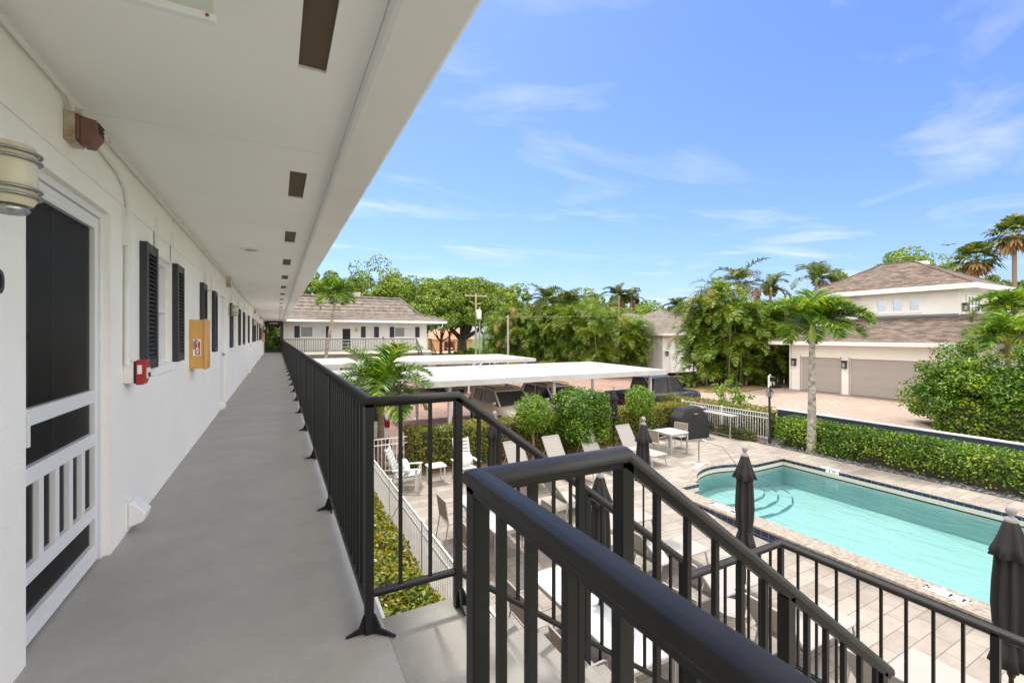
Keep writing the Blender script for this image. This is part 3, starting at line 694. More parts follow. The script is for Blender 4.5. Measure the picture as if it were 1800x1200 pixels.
fence('white picket fence at the far deck corner behind the covered grill', (16.85, 14.7), (17.02, 10.65), DK)
fence('distant white picket fence in front of the parked cars beyond the hedge', (10.6, 14.9), (13.5, 14.9), DK, h=1.0)
# ================================================================== furniture
M['sling'] = mat('pale_sling_fabric', srgb(160, 155, 150), .75, var=.06, scale=30, bump=.35, bscale=500, bdist=.001)
M['sling_dk'] = mat('taupe_sling_fabric', srgb(150, 136, 124), .75, var=.1, scale=30, bump=.35, bscale=400, bdist=.001)
M['fframe'] = mat('grey_furniture_frame', srgb(160, 157, 154), .4, var=.06, scale=10)
M['white_poly'] = mat('white_poly_lumber', (.60, .60, .59, 1), .5, var=.06, scale=8)
M['fabric'] = mat('charcoal_umbrella_fabric', (.021, .019, .0175, 1), .8, var=.25, scale=6, bump=.3, bscale=220, bdist=.002)
M['finial'] = mat('grey_finial', (.30, .285, .275, 1), .55, var=.15, scale=20)
M['cover'] = mat('black_grill_cover', (.016, .016, .017, 1), .75, var=.2, scale=5, bump=.5, bscale=9, bdist=.03)
def lounger(label, loc, rz, back=48):
    t = T('sun_lounger', label, 'sun lounger', loc, rz, 'grey sling sun loungers around the pool')   # head at -X, feet towards +X, length 1.95
    W = .31; sx = .72; hz = .36
    f = MB()
    for s in (-1, 1): f.tube([(-.05, s * W, hz), (1.25, s * W, hz)], .018, 8)
    f.tube([(1.25, -W, hz), (1.25, W, hz)], .018, 8); f.tube([(-.05, -W, hz), (-.05, W, hz)], .016, 8); f.tube([(.6, -W, hz - .02), (.6, W, hz - .02)], .014, 8)
    f.build('frame', M['fframe'], t)
    MB().box(-.02, 1.235, -W + .012, W - .012, hz - .002, hz + .012).build('seat', M['sling'], t)
    a = math.radians(back); L = .78; bx, bz = -math.cos(a), math.sin(a)
    b = MB()
    for s in (-1, 1): b.tube([(.0, s * W, hz), (bx * L, s * W, hz + bz * L)], .018, 8)
    b.tube([(bx * L, -W, hz + bz * L), (bx * L, W, hz + bz * L)], .018, 8)
    bo = b.build('backrest', M['fframe'], t)
    nx, nz = bz, -bx
    MB().prism([(bx * .02 + nx * .006, -W + .012, hz + bz * .02 + nz * .006), (bx * L + nx * .006, -W + .012, hz + bz * L + nz * .006), (bx * L - nx * .006, -W + .012, hz + bz * L - nz * .006), (bx * .02 - nx * .006, -W + .012, hz + bz * .02 - nz * .006)], (0, 2 * W - .024, 0)).build('sling', M['sling'], bo)
    MB().tube([(bx * .45, -W + .02, hz + bz * .45), (-.52, -W + .02, .2), (-.52, W - .02, .2), (bx * .45, W - .02, hz + bz * .45)], .011, 6).build('support_bar', M['fframe'], t)
    for x, dx in ((.02, -.10), (1.12, .10)):
        for s in (-1, 1): MB().tube([(x, s * W, hz), (x + dx, s * (W + .01), .0)], .016, 8).build('leg', M['fframe'], t)
    return t
lg = lounger('pale sling sun lounger before the hedge beside the white square table', (10.55, 11.35, DK), -PI / 2 + .05, 58)
for (x, y, z, r, lb) in ((8.95, 11.35, DK, -PI / 2 + .05, 'pale sling sun lounger before the hedge, second from the square table'), (7.45, 11.1, DK, -PI / 2 + .08, 'pale sling sun lounger before the hedge, left of the boxy ficus'), (6.1, 11.05, DK, -PI / 2 + .05, 'pale sling sun lounger behind the stair rail below the round topiary tree')):
    dup(lg, (x, y, z), r, lb)
l2 = lounger('grey sling sun lounger facing the pool, farthest along the pool edge row', (5.75, 8.5, zdeck(6, 8.5)), .0, 52)
for y, lb in ((7.2, 'grey sling sun lounger facing the pool behind the closed umbrella with a bare pole'), (5.87, 'grey sling sun lounger facing the pool between two round side tables'), (4.75, 'grey sling sun lounger facing the pool behind the umbrella at the rail corner'), (3.5, 'grey sling sun lounger facing the pool under the lower stair railing'), (2.28, 'grey sling sun lounger at the bottom right corner, closest to the camera')):
    dup(l2, (5.85, y, zdeck(6, y)), 0, lb)
def side_table(label, loc, r=.24, h=.45):
    t = T('round_side_table', label, 'side table', loc, 0, 'round side tables between the loungers')
    MB().lathe([(r - .02, h - .02), (r, h - .02), (r, h), (r - .015, h + .004), (r - .02, h - .002), (.001, h - .002)], n=32).build('table_top', M['sling'], t)
    for k in range(3):
        a = 2 * PI * k / 3 + .4; MB().tube([(.8 * r * math.cos(a), .8 * r * math.sin(a), h - .02), (r * math.cos(a), r * math.sin(a), 0)], .011, 6).build('leg', M['fframe'], t)
    return t
st_ = side_table('small round pale side table seen between the stair balusters', (5.74, 4.12, zdeck(6, 4)))
dup(st_, (5.65, 6.55, zdeck(6, 6)), 0, 'small round pale side table beside the lounger under the sloping stair rail')
# closed umbrellas
def umbrella(label, loc, H=2.55, rz=0.0, low=.95, base=True):
    t = T('closed_umbrella', label, 'umbrella', loc, rz, 'closed charcoal umbrellas')
    rs = random.Random(sum(map(ord, label)))
    MB().tube([(0, 0, 0.02), (0, 0, H - .1)], .02, 10).build('pole', M['rail'], t)
    MB().lathe([(.001, H + .01), (.03, H), (.045, H - .03), (.046, H - .05), (.035, H - .08), (.018, H - .095), (.022, H - .105), (.045, H - .12), (.055, H - .15), (.05, H - .165)], n=20).build('finial', M['finial'], t)
    ph = rs.random() * 6
    f1 = lambda tt, i: 1 + .034 * min(i, 6) * math.cos(8 * tt + ph) + .016 * min(i, 6) * math.cos(3 * tt + 1)
    c = MB(); z0 = H - .15
    c.lathe([(.05, z0), (.062, z0 - .03), (.08, z0 - .10), (.10, z0 - .18), (.125, z0 - .26), (.158, z0 - .36), (.15, z0 - .362), (.10, z0 - .33)], n=64, fold=f1)
    c.build('top_flounce', M['fabric'], t)
    f2 = lambda tt, i: 1 + .19 * math.cos(8 * tt + ph * 2) + .09 * math.cos(5 * tt + ph) + .05 * math.cos(13 * tt + i * .25)
    zz = z0 - .30; bot = low; Lh = zz - bot
    pr = [(.088, zz), (.098, zz - .08 * Lh), (.112, zz - .3 * Lh), (.118, zz - .48 * Lh), (.11, zz - .64 * Lh), (.09, zz - .76 * Lh), (.082, zz - .785 * Lh), (.092, zz - .81 * Lh), (.118, zz - .9 * Lh), (.145, bot), (.135, bot + .005), (.06, bot + .1)]
    MB().lathe(pr, n=72, fold=f2).build('canopy', M['fabric'], t)
    MB().lathe([(.088, zz - .775 * Lh), (.094, zz - .78 * Lh), (.094, zz - .79 * Lh), (.088, zz - .795 * Lh)], n=24).build('tie_strap', M['fabric'], t)
    MB().lathe([(.02, bot - .02), (.03, bot - .04), (.034, bot - .09), (.02, bot - .12)], n=14).tube([(.03, 0, bot - .07), (.075, 0, bot - .05)], .006, 6).build('crank', M['rail'], t)
    if base: MB().lathe([(.001, .09), (.03, .09), (.035, .06), (.24, .045), (.255, .03), (.255, 0)], n=28).build('base', M['finial'], t)
    return t
zl = zdeck(6, 4)
umbrella('closed charcoal umbrella before the pool beside the corner of the lower railing', (6.6, 4.52, zl), 2.56)
umbrella('closed charcoal umbrella at the right edge of the picture, nearest the camera', (6.63, 1.62, zl), 2.58, 1.0)
umbrella('closed charcoal umbrella with a bare pole below it, left of the curved pool end', (6.66, 6.8, zdeck(6, 6.8)), 2.60, 2.0, low=1.28)
umbrella('closed charcoal umbrella in the nearer white dining table under the rail', (3.8, 4.67, zl), 2.60, .5, base=False)
umbrella('closed charcoal umbrella in the farther white dining table, beside the near hedge', (3.77, 7.85, zdeck(4, 7.8)), 2.66, 1.5, base=False)
umbrella('closed charcoal umbrella standing against the hedge between the ficus and the topiary', (10.75, 12.45, DK), 2.30, .3, low=1.05)
# dining tables and chairs
def table(name, label, loc, lx, ly, h=.74, leg=.045, group=None, m='white_poly'):
    t = T(name, label, 'table', loc, 0, group)
    MB().box(-lx / 2, lx / 2, -ly / 2, ly / 2, h - .035, h).build('table_top', M[m], t, bevel=.006)
    f = MB()
    for s in (-1, 1): f.box(-lx / 2 + .05, lx / 2 - .05, s * (ly / 2 - .04) - .012, s * (ly / 2 - .04) + .012, h - .10, h - .036); f.box(s * (lx / 2 - .04) - .012, s * (lx / 2 - .04) + .012, -ly / 2 + .053, ly / 2 - .053, h - .10, h - .036)
    f.build('apron', M['fframe'], t)
    for sx in (-1, 1):
        for sy in (-1, 1): o = MB().box(-leg / 2, leg / 2, -leg / 2, leg / 2, 0, h - .036).build('leg', M['fframe'], t); o.location = (sx * (lx / 2 - .035), sy * (ly / 2 - .035), 0)
    return t
table('dining_table', 'long white dining table under the black rail, nearer of two', (3.8, 4.68, zl), .92, 2.2, group='long white dining tables')
table('dining_table', 'long white dining table farther along the picket fence', (3.77, 7.88, zdeck(4, 7.9)), .90, 1.95, group='long white dining tables')
def chair(label, loc, rz):
    t = T('patio_chair', label, 'chair', loc, rz, 'grey sling patio chairs')   # faces +X
    W = .26
    for s in (-1, 1):
        MB().tube([(.22, s * W, 0), (.20, s * W, .64), (.16, s * W, .66), (-.16, s * W, .65)], .013, 8).build('armrest', M['fframe'], t)
        MB().tube([(-.26, s * W, 0), (-.18, s * W, .45), (-.24, s * W, .88)], .013, 8).build('rear_leg', M['fframe'], t)
    MB().tube([(-.24, -W, .88), (-.24, W, .88)], .013, 8).tube([(.21, -W, .43), (.21, W, .43)], .012, 8).tube([(-.18, -W, .43), (-.18, W, .43)], .012, 8).build('frame', M['fframe'], t)
    MB().prism([(.21, -W, .445), (-.18, -W, .425), (-.18, -W, .432), (.21, -W, .455)], (0, 2 * W, 0)).build('seat', M['sling'], t)
    MB().prism([(-.185, -W, .47), (-.238, -W, .87), (-.246, -W, .87), (-.193, -W, .47)], (0, 2 * W, 0)).build('backrest', M['sling_dk'], t)
    return t
ch = chair('grey sling chair on the fence side of the farther white dining table', (3.12, 8.45, zdeck(3, 8.4)), 0)
for x, y, r, lb in ((3.14, 7.45, 0, 'grey sling chair on the fence side of the farther table, nearer the stair'), (4.5, 8.3, PI, 'grey sling chair on the pool side of the farther dining table'), (4.5, 7.4, PI, 'grey sling chair pulled up to the pool side of the farther table near its end'),
                    (3.1, 5.3, 0, 'grey sling chair on the fence side of the nearer dining table'), (3.1, 4.2, 0, 'grey sling chair on the fence side of the nearer table close to the stair'), (4.55, 5.2, PI, 'grey sling chair on the pool side of the nearer dining table'), (4.55, 4.2, PI + .1, 'grey sling chair on the pool side of the nearer table close to the railing')):
    dup(ch, (x, y, zdeck(x, y)), r, lb)
table('square_table', 'white square table with two chairs beside the covered grill', (12.3, 11.25, DK), .85, .85, leg=.05)
dup(ch, (11.55, 11.2, DK), .12, 'grey sling chair left of the white square table'); dup(ch, (13.0, 11.55, DK), PI + .2, 'grey sling chair between the white square table and the covered grill')
def slat_chair(label, loc, rz):
    t = T('slatted_armchair', label, 'armchair', loc, rz, 'white slatted garden armchairs')  # faces +X
    m = M['white_poly']
    b = MB(); a = math.radians(68); bx, bz = -math.cos(a), math.sin(a)
    for k in range(8):
        q = .03 + k * .098
        b.obox((-.22 + bx * (q + .04), 0, .34 + bz * (q + .04)), (.018, .50, .078), Matrix.Rotation(-(PI / 2 - a), 3, 'Y'))
    b.build('back_slats', m, t, bevel=.003)
    f = MB()
    for s in (-1, 1): f.obox((-.22 + bx * .4 - .022, s * .22, .34 + bz * .4), (.025, .05, .84), Matrix.Rotation(-(PI / 2 - a), 3, 'Y'))
    for s in (-1, 1): f.prism([(-.30, s * .27 - .012, .30), (.34, s * .27 - .012, .40), (.34, s * .27 - .012, .33), (-.30, s * .27 - .012, .22)], (0, .024, 0))
    f.build('frame', m, t)
    s_ = MB()
    for k in range(6): s_.obox((-.20 + k * .1, 0, .355 + k * .014), (.085, .52, .02), Matrix.Rotation(-.14, 3, 'Y'))
    s_.build('seat', m, t, bevel=.003)
    for s in (-1, 1):
        MB().prism([(.36, s * .31 - .06, .58), (-.34, s * .31 - .035, .54), (-.34, s * .31 + .035, .54), (.36, s * .31 + .06, .58)], (0, 0, .022)).build('armrest', m, t, bevel=.004)
        MB().obox((.30, s * .30, .29), (.075, .022, .58)).build('front_leg', m, t); MB().tube([(-.24, s * .28, .53), (-.34, s * .28, 0)], .025, 4, smooth=False).build('rear_leg', m, t)
    return t
M['cushion'] = mat('striped_white_cushion', (.70, .70, .69, 1), .8, col2=(.58, .57, .56, 1), scale=16, stretch=(.01, 1, .01), bump=.2, bscale=60)
def cushion(label, loc, rz):
    t = tag(MB().loft([[(x, .23 * math.cos(a), .20 * math.sin(a)) for a in [2 * PI * k / 20 for k in range(20)]] if abs(x) < .05 else [(x, .15 * math.cos(a), .12 * math.sin(a)) for a in [2 * PI * k / 20 for k in range(20)]] for x in (-.07, -.045, .0, .045, .07)]).build('cushion', M['cushion'], subd=1), label, 'cushion', 'striped cushions')
    t.location = loc; t.rotation_euler = (0, -.35, rz); return t
slat_chair('white slatted armchair beside the picket fence, turned to the right', (3.1, 11.9, DK), -.45); cushion('striped white cushion on the slatted armchair by the fence', (3.06, 11.9, DK + .60), -.45)
slat_chair('white slatted armchair facing the camera in front of the hedge', (4.72, 11.75, DK), -PI / 2 - .1); cushion('striped white cushion on the slatted armchair before the hedge', (4.72, 11.78, DK + .60), -PI / 2 - .1)
t = T('small_white_table', 'small white side table between the two slatted armchairs', 'side table', (3.95, 12.05, DK))
MB().prism([(-.26, -.20, 0), (-.2, -.24, 0), (.2, -.24, 0), (.26, -.20, 0), (.26, .2, 0), (.2, .24, 0), (-.2, .24, 0), (-.26, .2, 0)], (0, 0, .03)).build('table_top', M['white_poly'], t, bevel=.005).location = (0, 0, .44)
for sx in (-1, 1):
    for sy in (-1, 1): MB().box(sx * .2 - .018, sx * .2 + .018, sy * .17 - .018, sy * .17 + .018, 0, .44).build('leg', M['white_poly'], t)
# covered grill, serving table, handrail, lamp post
gr = T('covered_grill', 'barbecue grill under a black fabric cover in front of the hedge', 'grill', (14.75, 12.55, DK), -.12)
rings = []
for (hx, hy, z, rr) in ((.80, .40, 0.03, .06), (.79, .39, .35, .07), (.77, .37, .75, .08), (.74, .36, .90, .10), (.58, .34, 1.02, .14), (.5, .30, 1.17, .16), (.44, .24, 1.24, .16), (.3, .14, 1.265, .1)):
    ring = []
    for k in range(40):
        a = 2 * PI * k / 40; ca, sa = math.cos(a), math.sin(a); e = .35
        x = hx * math.copysign(abs(ca) ** e, ca); y = hy * math.copysign(abs(sa) ** e, sa)
        wv = .018 * math.sin(9 * a + z * 3) * max(0, 1 - z / 1.1) + .008 * math.sin(17 * a)
        ring.append((x + wv * ca, y + wv * sa, z))
    rings.append(ring)
MB().loft(rings).build('cover', M['cover'], gr, subd=1)
MB().box(-.08, .08, -.402, -.385, .98, 1.02).build('cover_tag', M['finial'], gr)
sv = T('serving_table', 'grey metal serving table against the picket fence beside the covered grill', 'serving table', (16.15, 12.2, DK), -.05)
MB().box(-.24, .24, -.75, .75, .88, .91).build('table_top', M['fframe'], sv, bevel=.006)
for sx in (-1, 1):
    for sy in (-1, 1): MB().tube([(sx * .2, sy * .68, 0), (sx * .2, sy * .68, .88)], .02, 8).build('leg', M['fframe'], sv)
MB().tube([(-.2, -.68, .12), (-.2, .68, .12), (.2, .68, .12), (.2, -.68, .12), (-.2, -.68, .12)], .013, 6).build('lower_rail', M['fframe'], sv)
bn = T('grey_storage_bin', 'grey cart with a flat lid standing between the covered grill and the fence', 'storage bin', (16.2, 13.5, DK))
MB().box(-.28, .28, -.34, .34, .1, .95).build('bin_body', mat('grey_bin', (.12, .12, .125, 1), .5), bn, bevel=.02); MB().box(-.32, .32, -.40, .40, .95, 1.02).build('lid', M['fframe'], bn, bevel=.015)
hr = T('pool_handrail', 'bent stainless steel handrail going down into the curved pool end', 'handrail', (12.05, 9.85, DK))
MB().tube([(12.05, 9.85, DK), (12.05, 9.85, -2.10), (12.06, 9.82, -2.03), (12.10, 9.72, -2.0), (12.25, 9.2, -2.10), (12.28, 9.12, -2.13), (12.42, 8.62, -2.72), (12.52, 8.3, -3.2)], .022, 10).build('tube', M['steel'], hr, world=True)
MB().lathe([(.06, .002), (.055, .012), (.025, .015)], n=18).build('base_plate', M['steel'], hr)
lp = T('lamp_post', 'black lantern lamp post with a ladder bar at the end of the picket fence', 'lamp post', (16.5, 10.3, DK))
MB().lathe([(.05, 0), (.05, .3), (.042, .32), (.038, 1.72), (.05, 1.74), (.05, 1.76)], n=14).tube([(0, -.24, 1.42), (0, .24, 1.42)], .010, 6).build('post', M['black'], lp)
ln = MB()
for sx in (-1, 1):
    for sy in (-1, 1): ln.tube([(sx * .06, sy * .06, 1.78), (sx * .085, sy * .085, 2.0)], .008, 4)
ln.lathe([(.03, 1.75), (.09, 1.77), (.09, 1.785)], n=4).lathe([(.14, 2.0), (.12, 2.02), (.06, 2.08), (.02, 2.11), (.03, 2.13), (.001, 2.16)], n=8)
ln.build('lantern_frame', M['black'], lp); MB().lathe([(.07, 1.79), (.10, 1.995)], n=4).build('lantern_pane', glass('lantern_pane', (.25, .25, .24, 1), .1), lp); MB().lathe([(.015, 1.79), (.03, 1.87), (.02, 1.93), (.001, 1.94)], n=10).build('bulb', M['label_white'], lp)
# ================================================================== carports
M['cp_roof'] = mat('white_carport_metal', (.58, .57, .56, 1), .42, col2=(.44, .425, .41, 1), scale=.7, stretch=(1.6, .22, 1), bump=.05, bscale=5)
M['cp_steel'] = mat('pinkish_white_steel', (.70, .66, .63, 1), .5, var=.08, scale=4)
def carport(label, x0, x1, y0, y1, posts, z0=-.40, rise=.10):
    t = T('carport', label, 'carport', (x0, y0, DK), 0, 'white flat roofed carports')
    r = MB(); n = int((x1 - x0) / .30)
    for i in range(n):
        a = x0 + (x1 - x0) * i / n; b = x0 + (x1 - x0) * (i + 1) / n
        r.prism([(a, y0, z0 - .015), (b, y0, z0 - .015), (b, y0, z0), (b - .05, y0, z0), (b - .06, y0, z0 + .03), (b - .09, y0, z0 + .03), (b - .10, y0, z0), (a, y0, z0)], (0, y1 - y0, rise))
    r.build('roof', M['cp_roof'], t, world=True)
    f = MB().box(x0 - .02, x1 + .02, y0 - .03, y0 - .001, z0 - .20, z0 + .035).prism([(x0 - .03, y1 + .001, z0 + rise - .2), (x1 + .02, y1 + .001, z0 + rise - .2), (x1 + .02, y1 + .001, z0 + rise + .035), (x0 - .03, y1 + .001, z0 + rise + .035)], (0, .03, 0))
    for x in (x0 - .03, x1 + .001): f.prism([(x, y0 - .03, z0 - .2), (x, y1 + .03, z0 + rise - .2), (x, y1 + .03, z0 + rise + .035), (x, y0 - .03, z0 + .035)], (.029, 0, 0))
    f.build('fascia', M['cp_roof'], t, world=True)
    for x in posts:
        b = MB(); b.prism([(x - .06, y0 + .1, z0 - .21), (x - .06, y1 - .1, z0 + rise - .21), (x - .06, y1 - .1, z0 + rise - .03), (x - .06, y0 + .1, z0 - .03)], (.12, 0, 0)); b.build('beam', M['cp_steel'], t, world=True)
        for y in (y0 + .75, y1 - .75):
            MB().box(x - .065, x + .065, y - .065, y + .065, DK - .01, z0 - .2).box(x - .14, x + .14, y - .14, y + .14, DK - .01, DK + .02).build('post', M['cp_steel'], t, world=True)
            s = 1 if y < (y0 + y1) / 2 else -1
            MB().tube([(x, y, z0 - .75), (x, y + s * .7, z0 - .2)], .035, 4, smooth=False).build('brace', M['cp_steel'], t, world=True)
    return t
carport('large white flat carport roof nearest the pool hedge', 4.85, 17.35, 16.1, 22.3, (6.1, 11.05, 16.95))
carport('white flat carport roof in the second row with a sedan behind it', 6.1, 17.4, 29.0, 35.4, (7.4, 12.2, 16.8))
carport('small white carport roof left of the palm against the far block', .95, 4.6, 28.6, 34.4, (1.5, 4.2))
carport('white carport roof close to the building, mostly behind the walkway railing', .95, 3.9, 17.2, 22.2, (1.4, 3.55))
# ================================================================== vehicles (nose towards +X)
M['tyre'] = mat('tyre_rubber', (.018, .018, .018, 1), .8)
M['rim'] = mat('alloy_rim', (.45, .45, .46, 1), .3, metal=.7)
M['carglass'] = glass('car_window_glass', (.03, .034, .038, 1), .03, 1.0)
M['lampred'] = mat('tail_lamp_red', (.35, .01, .012, 1), .15, spec=.8)
M['lampclear'] = mat('headlamp_clear', (.6, .62, .64, 1), .1, spec=.9)
M['plastic'] = mat('black_plastic_trim', (.02, .02, .021, 1), .6)
def paint(name, c): return mat(name, c, .3, var=.04, scale=2, coat=.5)
def car(name, label, cat, loc, rz, m, kind='suv', L=4.65, W=1.86, H=1.70, rack=False, z=None):
    t = T(name, label, cat, loc, rz); hw = W / 2; a = L / 2
    belt = {'suv': 1.12, 'sedan': .92, 'pickup': 1.10}[kind]; hood = {'suv': 1.07, 'sedan': .86, 'pickup': 1.08}[kind]; zb = .24 if kind != 'pickup' else .34
    if kind == 'suv': st = [(-a, .74, .50, .88), (-a + .05, .90, .36, .98), (-a + .25, .97, zb, belt + .03), (-a + .9, 1, zb, belt + .02), (0, 1, zb, belt), (a - 1.55, 1, zb, belt - .02), (a - 1.25, .99, zb, hood), (a - .5, .96, zb, hood - .08), (a - .15, .88, .28, hood - .18), (a, .66, .38, hood - .34)]
    elif kind == 'sedan': st = [(-a, .74, .45, .80), (-a + .06, .88, .33, .90), (-a + .3, .95, zb, .96), (-a + .9, 1, zb, belt + .03), (0, 1, zb, belt), (a - 1.5, 1, zb, belt - .03), (a - 1.2, .98, zb, hood), (a - .5, .95, zb, hood - .09), (a - .12, .85, .28, hood - .2), (a, .62, .38, hood - .3)]
    else: st = [(-a, .92, .5, 1.05), (-a + .04, .97, .42, 1.10), (-a + .4, .98, zb, 1.10), (-.4, 1, zb, 1.10), (.3, 1, zb, 1.08), (a - 1.6, 1, zb, 1.07), (a - 1.3, .99, zb, hood), (a - .45, .97, zb, hood - .05), (a - .1, .92, .4, hood - .12), (a, .80, .45, hood - .3)]
    rings = []
    for x, w, b0, z1 in st:
        w *= hw; h = z1 - b0
        right = [(x, 0, b0), (x, w * .88, b0), (x, w * .97, b0 + .10 * h), (x, w, b0 + .42 * h), (x, w * .985, b0 + .70 * h), (x, w * .95, b0 + .90 * h), (x, w * .86, z1), (x, w * .5, z1 + .025), (x, 0, z1 + .035)]
        rings.append(right + [(p[0], -p[1], p[2]) for p in reversed(right[1:-1])])
    MB().loft(rings).build('body', m, t, subd=1)
    if kind == 'suv': gh = (a - 1.22, a - 1.95, -a + .62, -a + .10, H)
    elif kind == 'sedan': gh = (a - 1.25, a - 2.0, -a + 1.55, -a + .65, H)
    else: gh = (a - 1.38, a - 2.05, a - 3.65, a - 3.85, H)
    xf, xrf, xrr, xr, zr = gh; wb, wr = hw * .90, hw * .74; zl = belt - .06
    def gring(x, z, w): return [(x, -w, z), (x, w, z)]
    b4 = [(xf, -wb * .93, zl), (xf, wb * .93, zl), (xr, wb * .93, zl), (xr, -wb * .93, zl)]; m4 = [((xf * .97 + xrf * .03), 0, 0)]
    t4 = [(xrf, -wr, zr - .05), (xrf, wr, zr - .05), (xrr, wr, zr - .07), (xrr, -wr, zr - .07)]
    g = MB().add(b4 + t4, [(0, 1, 5, 4), (1, 2, 6, 5), (2, 3, 7, 6), (3, 0, 4, 7)])
    g.build('window_glass', M['carglass'], t)
    # roof shell and pillars
    r = MB(); xs_ = [xrf + .03, xrf - .12, (xrf + xrr) / 2, xrr + .15, xrr - .04]; hs = [-.045, -.01, .012, -.005, -.065]; rr = []
    for x, dz in zip(xs_, hs):
        rr.append([(x, -wr - .02, zr - .06 + dz * .3), (x, -wr * .93, zr + dz - .01), (x, -wr * .5, zr + dz + .012), (x, 0, zr + dz + .018), (x, wr * .5, zr + dz + .012), (x, wr * .93, zr + dz - .01), (x, wr + .02, zr - .06 + dz * .3), (x, 0, zr - .075 + dz * .3)])
    r.loft(rr); r.build('roof', m, t)
    pl = MB()
    for s in (-1, 1):
        pl.tube([(xf + .02, s * wb * .94, zl + .03), (xrf + .02, s * (wr + .005), zr - .05)], .042, 6)
        if kind == 'suv':
            pl.tube([(xr - .01, s * wb * .93, zl), (xrr, s * (wr + .005), zr - .06)], .06, 6)
            pl.prism([(xr + .02, s * (wb * .935), zl), (xr + .40, s * (wb * .94), zl), (xrr + .10, s * (wr + .012), zr - .06), (xrr, s * (wr + .012), zr - .06)], (0, s * .012, 0))
        else: pl.tube([(xr, s * wb * .93, zl), (xrr, s * (wr + .005), zr - .06)], .055, 6)
        xm = (xf + xr) / 2 - .05; pl.tube([(xm, s * (wb * .935 + .006), zl + .02), (xm - .03, s * (wr + .008), zr - .06)], .03, 5)
    pl.build('pillars', m, t)
    if rack:
        k = MB()
        for s in (-1, 1): k.tube([(xrf - .1, s * wr * .9, zr + .01), (xrf - .25, s * wr * .9, zr + .065), (xrr + .3, s * wr * .9, zr + .065), (xrr + .15, s * wr * .9, zr + .0)], .02, 6)
        k.build('roof_rail', M['plastic'], t)
    wx = (a - .92, -a + .92); R = .35 if kind != 'pickup' else .40
    for x in wx:
        for s in (-1, 1):
            MB().lathe([(R * 1.16, -.03), (R * 1.16, .03), (.001, .03)], n=24).build('wheel_arch', M['plastic'], t).matrix_local = basis((x, s * (hw - .045), R + .02), (1, 0, 0), (0, 0, 1))
            o = MB().lathe([(R * .6, -.11), (R * .95, -.11), (R, -.07), (R, .07), (R * .95, .11), (R * .62, .11), (R * .60, .09)], n=26).build('wheel', M['tyre'], t); o.matrix_local = basis((x, s * (hw - .085), R), (1, 0, 0), (0, 0, 1))
            k = MB().lathe([(R * .6, -.085), (R * .6, .085), (R * .52, .08), (R * .5, .05), (.001, .055)], n=20)
            for q in range(5): k.obox((R * .3 * math.cos(q * 1.2566), R * .3 * math.sin(q * 1.2566), 0), (R * .55, .05, .19), Matrix.Rotation(q * 1.2566, 3, 'Z'))
            k.build('rim', M['rim'], o)
    for s in (-1, 1):
        if kind == 'suv':
            MB().prism([(-a - .01, s * hw * .72, .98), (-a + .0, s * hw * .90, .98), (-a + .22, s * hw * .985, 1.0), (-a + .16, s * hw * .97, .80), (-a - .01, s * hw * .90, .80), (-a - .025, s * hw * .74, .84)], (0, 0, .12)).build('tail_lamp', M['lampred'], t)
        else: MB().box(-a - .015, -a + .12, min(s * hw * .62, s * hw * .96), max(s * hw * .62, s * hw * .96), .72, .90).build('tail_lamp', M['lampred'], t, bevel=.02)
        MB().prism([(a - .10, s * hw * .55, hood - .32), (a - .13, s * hw * .80, hood - .30), (a - .42, s * hw * .95, hood - .20), (a - .42, s * hw * .95, hood - .14), (a - .20, s * hw * .80, hood - .14), (a - .12, s * hw * .55, hood - .2)], (.02, 0, .02)).build('headlight', M['lampclear'], t)
        MB().loft([[(xf - .25 + .10 * math.cos(k * PI / 4) * q - .0, s * (wb + p), zl + .14 + .07 * math.sin(k * PI / 4) * q) for k in range(8)] for p, q in ((.02, .5), (.06, 1), (.14, 1), (.18, .6))]).build('mirror', m, t)
        for xx in (.15, -.85): MB().box(xx - .09, xx + .09, min(s * (hw * .985), s * (hw * .985 + .03)), max(s * (hw * .985), s * (hw * .985 + .03)), belt - .16, belt - .125).build('door_handle', m if kind != 'suv' else M['rim'], t, bevel=.008)
    MB().box(a - .06, a + .012, -hw * .5, hw * .5, .5, hood - .30).build('radiator_grille', M['plastic'], t, bevel=.02)
    MB().box(-a - .02, -a + .1, -hw * .7, hw * .7, .30, .46).build('rear_bumper', M['plastic'], t, bevel=.03)
    MB().box(-a - .02, -a + .03, -.16, .16, .62, .74).build('number_plate', M['label_white'], t)
    if kind == 'pickup':
        k = MB().box(-a + .12, a - 3.95, -hw * .78, hw * .78, 1.09, 1.145)
        k.build('bed_liner', M['plastic'], t)
    return t
M['p_beige'] = paint('beige_metallic_paint', srgb(206, 194, 178)); M['p_silver'] = paint('silver_paint', srgb(222, 224, 228)); M['p_white'] = paint('white_car_paint', (.74, .74, .73, 1)); M['p_navy'] = paint('navy_paint', srgb(28, 36, 56)); M['p_grey'] = paint('grey_car_paint', srgb(90, 94, 100)); M['p_dark'] = paint('dark_car_paint', srgb(38, 34, 34))
car('beige_suv', 'beige metallic SUV with roof rails parked behind the hedge under the carport', 'car', (9.15, 18.0, DK), -PI / 2, M['p_beige'], rack=True)
car('silver_suv', 'silver SUV with dark windows parked right of the beige one', 'car', (11.9, 18.05, DK), -PI / 2, M['p_silver'], H=1.74, rack=True)
car('white_suv', 'white SUV seen from behind, past the small palm and the picket fence', 'car', (2.72, 18.4, DK), PI / 2, M['p_white'], L=4.5)
car('navy_pickup', 'navy blue pickup truck parked sideways right of the carport', 'pickup truck', (18.35, 18.0, DK), 0.03, M['p_navy'], 'pickup', L=5.9, W=2.0, H=1.90)
car('dark_car', 'dark car in the second parking row showing one wheel under the carport roof', 'car', (11.0, 31.6, DK), PI / 2, M['p_dark'], 'suv')
